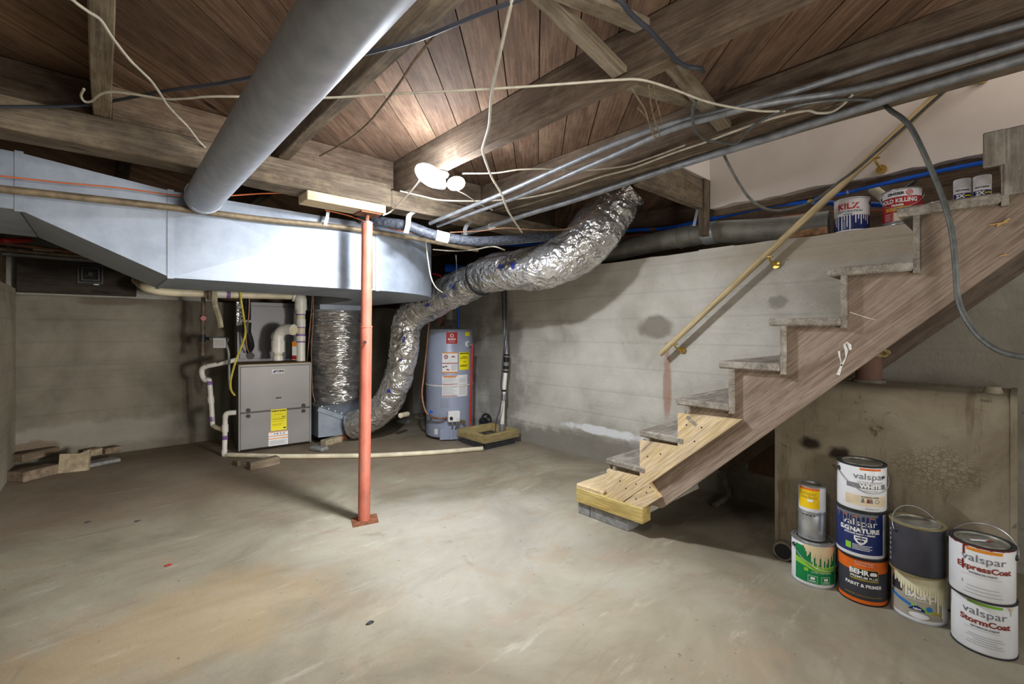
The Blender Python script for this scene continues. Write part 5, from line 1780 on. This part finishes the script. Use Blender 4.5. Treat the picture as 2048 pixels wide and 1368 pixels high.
# ---- second stack
x, y = 2.392, 0.440
t, d = paint_can('paint_can', 'black and orange paint can at the bottom below the navy can', x, y, 0.0, RG, H, 'can_charcoal', bail=None, group=CG, rim='black')
patch(d, -0.125, 0.125, 0.133, 0.180, 'can_orange', t)
patch(d, -0.125, 0.125, 0.006, 0.020, 'can_orange', t)
patch(d, -0.042, 0.055, 0.098, 0.146, 'txt_gold', t, layer=2)
patch(d, -0.040, 0.053, 0.100, 0.144, 'black', t, layer=3)
text(d, 'BEHR', -0.012, 0.131, 0.027, 'txt_white', t, 0.0012, 1.0, 4)
poly_print(d, [(0.026, 0.124), (0.048, 0.124), (0.050, 0.132), (0.044, 0.138), (0.030, 0.138), (0.024, 0.132)], 'txt_white', t, layer=4)
text(d, 'PREMIUM PLUS', 0.006, 0.111, 0.0145, 'txt_white', t, 0.0002, 0.95, 4)
patch(d, -0.038, 0.051, 0.1005, 0.104, 'txt_gold', t, layer=4)
text(d, 'INTERIOR FLAT', 0.006, 0.171, 0.0085, 'txt_white', t, 0, 1.1, 3)
text(d, 'ULTRA PURE WHITE', 0.006, 0.161, 0.006, 'txt_white', t, 0, 1.1, 3)
text(d, 'PAINT & PRIMER', 0.004, 0.078, 0.018, 'txt_white', t, 0.0006, 0.98, 3)
text(d, 'SUPERIOR LONG-LASTING FINISH', 0.004, 0.036, 0.0085, 'txt_gold', t, 0, 1.05, 3)
t, d = paint_can('paint_can', 'navy blue paint can with grey drips in the middle of its stack', x - 0.014, y + 0.003, H + 0.001, RG, H, 'can_white', bail=None, group=CG, rim='darksteel')
patch(d, -0.13, 0.085, 0.020, 0.186, 'can_navy', t)
for xx in (-0.055, -0.018, 0.038):
    patch(d, xx - 0.006, xx + 0.010, 0.166, 0.172, 'can_orange', t, layer=3)
text(d, 'valspar', -0.004, 0.145, 0.038, 'txt_white', t, 0, 1.15, 3)
text(d, 'SIGNATURE', -0.005, 0.115, 0.024, 'txt_white', t, 0.0012, 1.1, 3)
text(d, 'INTERIOR PAINT + PRIMER', -0.004, 0.099, 0.0085, 'txt_white', t, 0.0004, 1.05, 3)
poly_print(d, [(-0.022, 0.092), (0.022, 0.092), (0.022, 0.076), (0.012, 0.063), (0.0, 0.057), (-0.012, 0.063), (-0.022, 0.076)], 'txt_white', t, layer=3)
poly_print(d, [(-0.017, 0.087), (0.017, 0.087), (0.017, 0.082), (-0.017, 0.082)], 'can_navy', t, layer=4)
poly_print(d, [(-0.012, 0.077), (0.012, 0.077), (0.008, 0.068), (-0.008, 0.068)], 'can_navy', t, layer=4)
patch(d, -0.052, -0.032, 0.034, 0.060, 'can_lime', t, layer=3)
for k in range(4):
    patch(d, -0.028, 0.03 + 0.008 * (k % 2), 0.036 + 0.006 * k, 0.0382 + 0.006 * k, 'txt_white', t, layer=3)
drips(d, -0.10, 0.06, 0.184, [0.010, 0.012, 0.016, 0.012, 0.03, 0.012, 0.012, 0.016, 0.07, 0.014, 0.012, 0.04, 0.012, 0.085, 0.014, 0.05, 0.012, 0.014, 0.065, 0.012, 0.02, 0.12, 0.014, 0.012, 0.06, 0.014, 0.012, 0.075, 0.012, 0.02, 0.012, 0.04, 0.012, 0.010], 'grey_drip', t, layer=6)
t, d = paint_can('paint_can', 'white paint can reading WHITE on top of the tallest stack', x - 0.012, y + 0.001, 2 * H + 0.002, RG, H, 'can_white', bail=('hang', -1.32), group=CG, rim='darksteel', face=0.22)
patch(d, -0.024, 0.052, 0.171, 0.179, 'can_orange', t)
text(d, 'valspar', 0.012, 0.146, 0.036, 'txt_grey', t, 0, 1.15, 3)
text(d, 'ULTRA PREMIUM', 0.014, 0.122, 0.010, 'greyprint', t, 0, 1.2, 3)
patch(d, -0.070, 0.075, 0.096, 0.116, 'can_grey', t)
text(d, 'WHITE', 0.014, 0.106, 0.021, 'txt_white', t, 0.0012, 1.15, 3)
text(d, 'CEILING PAINT', 0.014, 0.089, 0.006, 'txt_grey', t, 0, 1.2, 3)
patch(d, -0.075, 0.08, 0.026, 0.068, 'can_tan', t)
text(d, 'INTERIOR LATEX', 0.012, 0.063, 0.008, 'txt_grey', t, 0.0004, 1.0, 3)
for xx, m in ((-0.014, 'txt_grey'), (0.004, 'txt_brown'), (0.014, 'txt_grey')):
    poly_print(d, [(xx - 0.006, 0.040), (xx + 0.006, 0.040), (xx + 0.004, 0.056), (xx - 0.002, 0.058)], m, t, layer=3)
vs, fs = ring_pts(0.036, 0.048, 0.006, 0.008)
d.k = 3
mapped('label_print', vs, fs, d.fn, 'txt_grey', t)
text(d, 'INTERIOR FLAT', 0.02, 0.016, 0.0065, 'txt_grey', t, 0, 1.1, 3)
poly_print(d, [(0.052, 0.146), (0.058, 0.150), (0.068, 0.148), (0.074, 0.152), (0.070, 0.142), (0.058, 0.140)], 'can_charcoal', t, layer=5)
# ---- third stack
x, y = 2.405, 0.262
t, d = paint_can('paint_can', 'beige-labelled paint can with cream drips under the charcoal can', x, y, 0.0, RG, H, 'can_white', bail=None, group=CG, rim='tin', face=0.1)
patch(d, -0.110, 0.070, 0.018, 0.172, 'can_taupe', t)
patch(d, -0.110, -0.060, 0.10, 0.150, 'can_charcoal', t, layer=2)
text(d, 'BASIC', -0.006, 0.105, 0.030, 'txt_white', t, 0.001, 1.1, 3)
text(d, 'INTERIOR PAINT', -0.006, 0.088, 0.008, 'txt_white', t, 0, 1.1, 3)
for i, (xx, m) in enumerate(((-0.10, 'can_blue'), (-0.075, 'can_blue'), (-0.05, 'can_blue'), (-0.02, 'can_lime'), (0.01, 'can_lime'), (0.04, 'txt_gold'))):
    y_ = 0.088 - 0.006 * i
    poly_print(d, [(xx - 0.012, y_ - 0.012), (xx + 0.02, y_ - 0.020), (xx + 0.02, y_ - 0.008), (xx - 0.012, y_ + 0.002)], m, t, layer=2)
poly_print(d, [(-0.040, 0.048), (0.012, 0.048), (0.006, 0.058), (-0.012, 0.068), (-0.026, 0.062)], 'can_navy', t, layer=3)
text(d, 'NEW', -0.013, 0.054, 0.010, 'txt_white', t, 0.0004, 1.0, 4)
vs = [(0.022 + 0.010 * math.cos(2 * PI * k / 14), 0.062 + 0.010 * math.sin(2 * PI * k / 14)) for k in range(14)]
poly_print(d, vs, 'can_blue', t, layer=3)
vs = [(-0.008 + 0.030 * math.cos(2 * PI * k / 18), 0.030 + 0.011 * math.sin(2 * PI * k / 18)) for k in range(18)]
poly_print(d, vs, 'can_white', t, layer=3)
drips(d, -0.125, 0.095, 0.181, [0.02, 0.03, 0.045, 0.032, 0.05, 0.042, 0.05, 0.07, 0.055, 0.08, 0.06, 0.065, 0.09, 0.07, 0.075, 0.085, 0.07, 0.10, 0.072, 0.09, 0.13, 0.10, 0.15, 0.12, 0.08, 0.04], 'cream_drip', t, layer=6)
t, d = paint_can('paint_can', 'plain charcoal paint can with raised wire handle', x - 0.045, y, H + 0.001, RG, H, 'can_charcoal', bail=('up', -0.85), group=CG, rim='rim_stain')
for k in range(7):
    patch(d, -0.103, -0.094, 0.030 + 0.019 * k, 0.040 + 0.019 * k, 'greyprint', t, 'scuff_mark', 2)
# ---- fourth stack
x, y = 2.340, 0.082
t, d = paint_can('paint_can', 'white paint can with green stripe, bottom of the nearest stack', x, y, 0.0, RG, H, 'can_white', bail=None, group=CG, rim='darksteel', face=0.05)
patch(d, -0.045, 0.045, 0.170, 0.179, 'can_lime', t)
text(d, 'valspar', -0.001, 0.144, 0.036, 'txt_grey', t, 0, 1.15, 3)
text(d, 'StormCoat', 0.000, 0.112, 0.0265, 'txt_brown', t, 0.0009, 1.1, 3)
text(d, 'EXTERIOR PAINT', 0.0, 0.093, 0.0085, 'txt_grey', t, 0.0003, 1.1, 3)
for k, w_ in enumerate((0.05, 0.045, 0.03, 0.05, 0.042)):
    patch(d, -w_, w_, 0.032 + 0.008 * k, 0.0335 + 0.008 * k, 'greyprint', t, layer=2)
patch(d, -0.055, 0.04, 0.084, 0.0848, 'greyprint', t, layer=2)
drips(d, 0.058, 0.082, 0.181, [0.004, 0.012, 0.03, 0.014, 0.006], 'can_tan', t, layer=4)
t, d = paint_can('paint_can', 'white paint can with red drips atop the nearest stack', x - 0.020, y + 0.004, H + 0.001, RG, H, 'can_white', bail=('back', 1.35), group=CG, rim='darksteel', face=0.05)
patch(d, -0.042, 0.050, 0.168, 0.179, 'labelorange', t)
text(d, 'valspar', 0.002, 0.144, 0.036, 'txt_grey', t, 0, 1.15, 3)
text(d, 'ExpressCoat', 0.003, 0.112, 0.0255, 'txt_brown', t, 0.0009, 1.1, 3)
text(d, 'INTERIOR PAINT', 0.0, 0.093, 0.0085, 'txt_grey', t, 0.0003, 1.1, 3)
patch(d, -0.055, 0.05, 0.083, 0.0838, 'greyprint', t, layer=2)
for k, w_ in enumerate((0.05, 0.045, 0.04)):
    patch(d, -w_, w_, 0.022 + 0.012 * k, 0.0235 + 0.012 * k, 'greyprint', t, layer=2)
patch(d, -0.052, -0.046, 0.150, 0.182, 'red_drip', t, 'paint_drip', 4)
drips(d, -0.10, 0.09, 0.187, [0.004, 0.006, 0.004, 0.008, 0.003, 0.005, 0.004, 0.006, 0.003, 0.005, 0.004, 0.003], 'red_drip', t, layer=6)
patch(d, -0.054, -0.049, 0.098, 0.132, 'red_drip', t, 'paint_drip', 4)
patch(d, -0.054, -0.0525, 0.050, 0.062, 'red_drip', t, 'paint_drip', 4)
a = Vector((x - 0.020, y + 0.004, 2 * H - 0.005))
poly_print(Plane(a, (0.743, -0.669, 0), (0.669, 0.743, 0), 0.0006), [(-0.035, 0.000), (0.020, -0.012), (0.036, 0.0), (-0.030, 0.014)], 'can_white', t, 'lid_smear', 2)
poly_print(Plane(a, (0.743, -0.669, 0), (0.669, 0.743, 0), 0.0006), [(0.006, -0.014), (0.036, -0.008), (0.034, 0.002), (0.012, -0.004)], 'txt_brown', t, 'lid_smear', 3)

# ---- cans on the wall ledge
LZ = 1.692
LG = 'cans on the wall ledge'
t, d = paint_can('paint_can', 'white and navy primer can streaked with white drips on ledge', 3.245, 0.647, LZ, RG, H, 'can_navy', bail=('hang', 1.2), group=LG, rim='can_white', face=0.1)
patch(d, -0.125, 0.125, 0.088, 0.181, 'can_white', t)
text(d, 'KILZ', -0.026, 0.139, 0.046, 'txt_red', t, 0.0014, 1.1, 5)
text(d, 'RESTORATION', -0.018, 0.110, 0.0165, 'txt_grey', t, 0.0006, 1.1, 3)
text(d, 'PRIMER', -0.026, 0.094, 0.012, 'txt_grey', t, 0.0004, 1.1, 3)
drips(d, -0.125, 0.10, 0.181, [0.05, 0.09, 0.06, 0.13, 0.04, 0.15, 0.05, 0.17, 0.06, 0.09, 0.175, 0.05, 0.12, 0.05, 0.16, 0.06, 0.175, 0.04, 0.10, 0.05, 0.14, 0.03, 0.12, 0.05, 0.15, 0.04, 0.12, 0.02, 0.13, 0.03, 0.15, 0.02, 0.10, 0.02], 'white_drip', t, layer=2)
t, d = paint_can('paint_can', 'red mold killing primer can on ledge', 3.245, 0.422, LZ, RG, H, 'can_red', bail=('hang', -1.45), group=LG, rim='tin', face=-0.2)
patch(d, -0.125, 0.125, 0.146, 0.183, 'can_white', t)
text(d, 'ZINSSER', -0.012, 0.163, 0.018, 'ink', t, 0.0008, 1.1, 3)
for r0, r1 in ((0.012, 0.015), (0.007, 0.009), (0.0, 0.004)):
    vs, fs = ring_pts(0.048, 0.164, r0, r1)
    d.k = 3
    mapped('label_print', vs, fs, d.fn, 'txt_red', t)
text(d, 'MOLD KILLING', -0.004, 0.125, 0.030, 'txt_white', t, 0.0010, 0.86, 3)
text(d, 'PRIMER', -0.002, 0.101, 0.016, 'txt_white', t, 0.0006, 1.0, 3)
text(d, 'KILLS & PREVENTS MOLD', -0.002, 0.087, 0.010, 'txt_yellow', t, 0.0004, 1.0, 3)
text(d, 'FOR INTERIOR & EXTERIOR', -0.002, 0.077, 0.009, 'txt_yellow', t, 0.0004, 1.0, 3)
patch(d, -0.018, 0.010, 0.016, 0.062, 'can_tan', t, layer=2)
patch(d, -0.125, 0.125, 0.008, 0.018, 'can_grey', t, layer=3)
for k in range(4):
    patch(d, -0.066, -0.036 + 0.004 * (k % 2), 0.026 + 0.010 * k, 0.0285 + 0.010 * k, 'txt_white', t, layer=3)
# squat tub lying between the can and the spray cans
t = thing('squat_tub', 'squat pale blue tub with red band on the ledge', 'tub', (3.265, 0.281, LZ), LG)
lathe('tub_body', (3.265, 0.281, LZ), [(0.0, 0.0), (0.048, 0.0), (0.050, 0.09), (0.0, 0.09)], 'can_white', t, 40)
lathe('tub_lid', (3.265, 0.281, LZ), [(0.051, 0.082), (0.054, 0.083), (0.054, 0.100), (0.048, 0.103), (0.0, 0.103)], 'tin', t, 40)
d = Drum((3.265, 0.281, LZ), 0.052, math.atan2(-0.281, -3.265), 0.0025)
patch(d, -0.03, 0.03, 0.087, 0.096, 'txt_red', t, layer=2)
for k, (x, y, lb, m) in enumerate(((3.262, 0.189, 'left white-capped spray paint can on the ledge', 3), (3.262, 0.118, 'right white-capped spray paint can nearest the upright boards', 4))):
    t = thing('spray_can', lb, 'spray can', (x, y, LZ), 'spray cans on the ledge')
    c = (x, y, LZ)
    lathe('can_body', c, [(0.0, 0.0), (0.032, 0.0), (0.033, 0.004), (0.033, 0.150), (0.030, 0.158), (0.0, 0.158)], 'can_white', t, 32)
    lathe('cap', c, [(0.0325, 0.150), (0.0335, 0.152), (0.0335, 0.196), (0.031, 0.200), (0.0, 0.201)], 'paper', t, 32)
    d = Drum(c, 0.033, math.atan2(-y, -x), 0.0006)
    text(d, 'RUST-OLEUM', 0.0, 0.140, 0.0095, 'ink', t, 0.0004, 0.9, 3)
    patch(d, -0.04, 0.04, 0.075, 0.125, 'can_navy', t, layer=1)
    text(d, '2X', -0.008, 0.110, 0.026, 'txt_white', t, 0.0012, 1.0, 3)
    patch(d, 0.010, 0.032, 0.102, 0.118, 'ink', t, layer=3)
    text(d, 'ULTRA', 0.021, 0.110, 0.009, 'txt_yellow', t, 0.0006, 0.9, 5)


# ================================================================== lamp
t = thing('panel_lamp', 'glowing white twin-panel lamp on joist at picture centre', 'lamp', (1.39, 2.09, 1.995))
lathe('lamp_base', (1.39, 2.13, 1.994), [(0.0, 0.0), (0.04, 0.0), (0.044, -0.008), (0.038, -0.022), (0.026, -0.03), (0.026, -0.045), (0.0, -0.045)], 'socket', t, 28)
lathe('lamp_body', (1.39, 2.13, 1.95), [(0.0, 0.0), (0.022, 0.0), (0.026, -0.012), (0.030, -0.03), (0.022, -0.044), (0.0, -0.046)], 'socket', t, 24)
for nm, c, q, sx, sy in (('lamp_panel', (1.266, 2.040, 1.925), (0.30, 0.35), 0.088, 0.062), ('lamp_panel', (1.429, 2.043, 1.922), (0.15, -0.4), 0.052, 0.046)):
    bm = bmesh.new()
    bmesh.ops.create_uvsphere(bm, u_segments=24, v_segments=12, radius=1.0)
    for v in bm.verts:
        v.co = Vector((v.co.x * sx, v.co.y * sy, v.co.z * sy * 0.8))
    o = link_mesh(nm, bm, 'glow', True)
    o.matrix_basis = Matrix.Translation(c) @ Matrix.Rotation(q[1], 4, 'Y') @ Matrix.Rotation(q[0], 4, 'X')
    attach(o, t)
    tube('panel_hinge', [(1.39, 2.13, 1.93), tuple((Vector((1.39, 2.13, 1.93)) + Vector(c)) / 2), c], 0.007, 'socket', t, 8)
light('lamp_light', 'POINT', (1.27, 2.0, 1.845), 10, (0.90, 0.94, 1.0), 0.05)
light('lamp_light', 'AREA', (1.30, 2.02, 1.855), 37, (0.90, 0.94, 1.0), 0.12, 0.10, (1.34, 2.2, 0.0))

# ================================================================== conduits along the joist
CGR = 'metal conduits'
cable('conduit', 'upper metal conduit sweeping along the joist to the beam', 'conduit', [(2.035, -1.45, 2.06), (2.035, -0.8, 2.058), (2.035, -0.134, 2.021), (2.035, -0.013, 2.035), (2.030, 0.285, 2.057), (2.000, 0.496, 2.050), (1.942, 0.648, 2.030), (1.873, 0.853, 2.020), (1.788, 1.018, 2.000), (1.764, 1.275, 1.985), (1.759, 1.611, 1.960), (1.705, 1.998, 1.905), (1.652, 2.266, 1.868), (1.612, 2.603, 1.832)], 0.0125, 'conduit', CGR, 12)
cable('conduit', 'middle metal conduit just below the upper one', 'conduit', [(2.035, -1.45, 1.998), (2.035, -0.8, 1.998), (2.035, -0.134, 1.961), (2.030, -0.013, 1.975), (2.030, 0.285, 1.986), (2.020, 0.469, 2.005), (1.893, 0.632, 1.990), (1.834, 0.836, 1.985), (1.807, 1.019, 1.980), (1.821, 1.259, 1.965), (1.830, 1.509, 1.950), (1.816, 1.948, 1.910), (1.722, 2.257, 1.860), (1.684, 2.624, 1.830)], 0.0125, 'conduit', CGR, 12)
t = thing('conduit', 'thick lower metal conduit clamped under the stairwell trimmer', 'conduit', (2.179, 0.727, 1.970), CGR)
tube('conduit_pipe', [(2.145, -1.45, 1.963), (2.145, -0.8, 1.963), (2.108, -0.139, 1.963), (2.111, -0.013, 1.963), (2.117, 0.281, 1.963), (2.162, 0.721, 1.963), (2.177, 1.041, 1.963), (2.217, 1.340, 1.970), (2.225, 1.876, 1.950), (2.109, 2.165, 1.900), (2.020, 2.475, 1.853), (1.964, 2.726, 1.832)], 0.0165, 'conduit', t, 14)
cyl('coupling', (2.022, 2.483, 1.853), (2.037, 2.435, 1.859), 0.0205, 'strapwhite', t, seg=14)

# cables -------------------------------------------------------------------------------------
cable('electric_cable', 'long cream cable strung across the joists, whole ceiling wide', 'cable', [(-0.049, 2.232, 1.985), (-0.058, 2.283, 1.980), (-0.051, 2.322, 1.975), (-0.032, 2.309, 1.975), (-0.007, 2.245, 1.985), (0.026, 2.205, 1.990), (0.088, 2.159, 1.985), (0.171, 2.102, 1.975), (0.232, 2.042, 1.975), (0.318, 1.945, 1.975), (0.600, 1.731, 1.985), (0.754, 1.560, 1.985), (0.915, 1.345, 1.970), (1.075, 1.153, 1.965), (1.204, 1.015, 1.970), (1.326, 0.927, 1.990), (1.391, 0.870, 1.990), (1.514, 0.825, 1.985), (1.650, 0.789, 1.980), (1.758, 0.744, 1.975), (1.866, 0.658, 1.960), (1.937, 0.594, 1.960)], 0.0042, 'creamcable')
cable('electric_cable', 'dark cable slanting behind the fat round pipe at upper left', 'cable', [(-0.346, 2.465, 1.904), (-0.276, 2.465, 1.931), (-0.122, 2.465, 1.984), (-0.007, 2.440, 2.026), (0.167, 2.056, 1.985), (0.281, 1.900, 1.985), (0.365, 1.768, 1.985), (0.481, 1.573, 1.985), (0.586, 1.402, 1.985), (0.635, 1.313, 1.985), (0.692, 1.200, 1.985), (0.730, 1.072, 1.980), (0.766, 0.981, 1.985), (0.806, 0.874, 1.985), (0.843, 0.776, 1.985), (0.95, 0.66, 2.0), (1.0, 0.6, 2.12)], 0.0062, 'blackcable')
cable('electric_cable', 'grimy white twisted cord running past the first joist', 'cable', [(-0.05, 1.1, 2.1), (-0.06, 1.2, 1.99), (-0.078, 1.574, 1.970), (-0.057, 1.623, 1.970), (-0.030, 1.653, 1.970), (-0.004, 1.706, 1.985), (0.022, 1.756, 1.970), (0.061, 1.836, 1.960), (0.092, 1.883, 1.955), (0.122, 1.939, 1.955), (0.155, 2.040, 1.960), (0.182, 2.122, 1.960), (0.230, 2.233, 1.965), (0.265, 2.312, 1.970), (0.316, 2.440, 1.970), (0.351, 2.503, 1.965)], 0.0042, 'creamcable')
cable('electric_cable', 'pale cable dangling from the top in front of the joists', 'cable', [(0.789, 0.835, 2.050), (0.767, 0.834, 2.000), (0.795, 0.884, 1.985), (0.850, 0.974, 1.975), (0.925, 1.094, 1.965), (1.029, 1.253, 1.960), (1.164, 1.433, 1.955), (1.249, 1.572, 1.950), (1.315, 1.663, 1.950), (1.471, 1.787, 1.900), (1.591, 1.852, 1.855), (1.785, 2.010, 1.820), (2.089, 2.221, 1.780)], 0.0055, 'creamcable')
cable('twisted_cord', 'twisted cord drooping between joist and beam left of lamp', 'cable', [(0.724, 1.137, 1.985), (0.728, 1.180, 1.985), (0.733, 1.272, 1.975), (0.752, 1.405, 1.965), (0.777, 1.565, 1.965), (0.804, 1.775, 1.965), (0.811, 2.023, 1.970), (0.799, 2.307, 1.985)], 0.0045, 'twine')
cable('electric_cable', 'pale cable running right from the lamp to the conduits', 'cable', [(1.470, 2.039, 1.985), (1.597, 1.914, 1.985), (1.662, 1.783, 1.985), (1.776, 1.670, 1.985), (1.913, 1.578, 1.985), (2.030, 1.391, 1.985), (2.035, 1.229, 1.985), (2.014, 1.035, 1.985)], 0.0042, 'creamcable')
cable('electric_cable', 'cream cable following the thick conduit from below the lamp', 'cable', [(1.311, 2.449, 1.950), (1.420, 2.394, 1.930), (1.513, 2.330, 1.910), (1.658, 2.275, 1.920), (1.821, 2.207, 1.940), (1.960, 2.056, 1.950), (2.033, 1.830, 1.960), (2.041, 1.542, 1.970), (2.069, 1.368, 1.975), (2.045, 1.101, 1.978), (2.038, 0.952, 1.978), (2.021, 0.834, 1.978), (2.001, 0.668, 1.975), (2.029, 0.553, 1.975), (2.072, 0.522, 1.970), (2.102, 0.484, 1.970), (2.081, 0.443, 1.975), (2.043, 0.405, 1.985)], 0.0048, 'creamcable')
cable('lamp_cord', 'white cord slanting from the lamp down to the lumber block', 'cord', [(1.263, 2.149, 1.925), (1.286, 2.275, 1.905), (1.307, 2.430, 1.880), (1.311, 2.575, 1.850), (1.226, 2.490, 1.801)], 0.0045, 'creamcable')
cable('lamp_cord', 'thin cord dropping right from the smaller lamp panel', 'cord', [(1.481, 2.118, 1.915), (1.588, 2.153, 1.910), (1.719, 2.213, 1.900), (1.821, 2.206, 1.880)], 0.003, 'creamcable')
cable('electric_cable', 'dark cable at top right bending along the joist', 'cable', [(1.0, 0.45, 2.14), (1.05, 0.52, 2.02), (0.929, 0.694, 1.985), (1.005, 0.695, 1.985), (1.072, 0.706, 1.985), (1.173, 0.709, 1.985), (1.296, 0.723, 1.987), (1.369, 0.729, 1.985), (1.422, 0.722, 1.985), (1.463, 0.700, 1.985), (1.517, 0.715, 2.000)], 0.0075, 'blackcable')
cable('electric_cable', 'dark looped cable hanging across the two conduits', 'cable', [(1.652, 0.805, 1.985), (1.698, 0.840, 1.975), (1.779, 0.880, 1.965), (1.860, 0.901, 1.955), (1.954, 0.908, 1.950), (2.009, 0.889, 1.955), (2.069, 0.864, 1.955), (2.091, 0.830, 1.955), (2.002, 0.754, 1.955), (1.948, 0.687, 1.955), (1.923, 0.607, 1.960), (1.944, 0.529, 1.965), (2.017, 0.437, 1.970), (2.118, 0.359, 1.975)], 0.006, 'greycable')
cable('drooping_cable', 'dark cable drooping across the white stairwell wall and handrail', 'cable', [(2.250, 0.986, 2.064), (2.250, 0.976, 2.032), (2.280, 0.952, 1.947), (2.320, 0.909, 1.835), (2.360, 0.866, 1.755), (2.420, 0.808, 1.710), (2.500, 0.745, 1.717), (2.600, 0.665, 1.763), (2.700, 0.585, 1.859), (2.700, 0.521, 1.899), (2.600, 0.381, 1.967), (2.500, 0.303, 1.987), (2.360, 0.206, 2.007), (2.280, 0.131, 2.030), (2.240, 0.084, 2.038)], 0.0065, 'greycable')
cable('hanging_cable', 'armoured grey cable hanging from trimmer across the stair stringer', 'cable', [(2.235, 0.344, 1.993), (2.170, 0.313, 1.935), (2.130, 0.278, 1.884), (2.110, 0.250, 1.833), (2.100, 0.219, 1.744), (2.100, 0.185, 1.628), (2.100, 0.163, 1.543), (2.100, 0.145, 1.439), (2.100, 0.137, 1.322), (2.100, 0.132, 1.231), (2.080, 0.113, 1.162), (2.050, 0.079, 1.100), (2.020, 0.036, 1.059), (2.000, -0.013, 1.044), (2.000, -0.080, 1.044), (2.05, -0.22, 1.09), (2.12, -0.36, 1.2), (2.19, -0.44, 1.45), (2.2, -0.46, 1.75)], 0.0085, 'greycable', None, 10)
cable('orange_wire', 'thin orange wire running above the gas pipe', 'cable', [(-0.389, 2.770, 1.745), (-0.310, 2.770, 1.751), (-0.137, 2.770, 1.762), (0.060, 2.770, 1.780), (0.275, 2.770, 1.788), (0.465, 2.770, 1.823), (0.635, 2.750, 1.865), (0.766, 2.720, 1.886), (0.834, 2.700, 1.875)], 0.0035, 'orangewire')
cable('copper_wire', 'thin copper-coloured wire under the beam beside the hose', 'cable', [(0.960, 2.690, 1.823), (1.112, 2.700, 1.815), (1.260, 2.710, 1.792), (1.420, 2.720, 1.780), (1.693, 2.800, 1.798)], 0.0035, 'orangewire')
cable('copper_wire', 'copper-coloured wire looping past the flexible duct end', 'cable', [(1.675, 2.462, 1.759), (1.850, 2.371, 1.779), (1.973, 2.261, 1.799), (2.144, 2.106, 1.786), (2.288, 1.950, 1.798), (2.398, 1.851, 1.912), (2.487, 1.798, 1.990), (2.603, 1.760, 2.048), (2.735, 1.709, 2.108)], 0.0035, 'copper')
cable('thin_cable', 'thin pale cable crossing the gap behind the trunk end', 'cable', [(1.944, 3.094, 1.765), (2.044, 2.936, 1.744), (2.069, 2.712, 1.729), (2.102, 2.547, 1.733), (2.170, 2.487, 1.707)], 0.005, 'creamcable')
cable('thin_cable', 'thin cable hanging down the trunk duct end', 'cable', [(1.581, 2.640, 1.817), (1.583, 2.611, 1.720), (1.622, 2.644, 1.596), (1.637, 2.630, 1.479), (1.689, 2.651, 1.416), (1.777, 2.706, 1.391)], 0.004, 'creamcable')
cable('thin_cable', 'thin grey wire dangling over the flexible duct', 'cable', [(1.963, 2.807, 1.688), (1.966, 2.805, 1.576), (1.964, 2.834, 1.485), (1.958, 2.946, 1.397)], 0.004, 'greycable')
t = thing('twine_loop', 'loop of brown twine hanging by the cream cable', 'twine', (1.736, 1.014, 1.930))
tube('twine_strand', [(1.393, 0.917, 1.985), (1.451, 0.927, 1.970), (1.524, 0.942, 1.955), (1.628, 0.984, 1.940), (1.703, 1.010, 1.930), (1.735, 1.008, 1.928), (1.702, 0.985, 1.930), (1.588, 0.942, 1.945), (1.489, 0.899, 1.965), (1.421, 0.865, 1.985)], 0.0028, 'twine', t, 6)
tube('twine_strand', [(1.433, 0.854, 1.985), (1.514, 0.890, 1.970), (1.602, 0.925, 1.955), (1.677, 0.957, 1.950)], 0.0028, 'twine', t, 6)
tube('twine_strand', [(1.503, 0.961, 1.965), (1.528, 0.962, 1.960), (1.595, 0.972, 1.950), (1.702, 1.001, 1.935)], 0.0028, 'twine', t, 6)

# floor litter -----------------------------------------------------------------------------------
for k, (p, lb) in enumerate((((-0.063, 3.637, 0.000), 'dark flat chip on the floor at left'), ((0.153, 3.461, 0.000), 'thin dark chip on floor left of centre'), ((0.761, 1.659, 0.000), 'black burnt speck on the near floor'), ((3.438, 6.234, 0.000), 'dark chip near the flexible duct foot'), ((0.234, 2.713, 0.000), 'tiny reddish chip on the left floor'))):
    bm = bmesh.new()
    bmesh.ops.create_icosphere(bm, subdivisions=1, radius=0.012)
    for v in bm.verts:
        v.co = Vector((v.co.x * 1.5, v.co.y * 0.7, v.co.z * 0.25)) * (1 + 0.4 * noise.noise(v.co * 90 + Vector((k, 0, 0))))
        v.co += Vector(p) + Vector((0, 0, 0.003))
    tag(obj('floor_chip', bm, ('darksteel', 'darksteel', 'black', 'darksteel', 'labelred')[k]), lb, 'chip', 'litter on the floor')
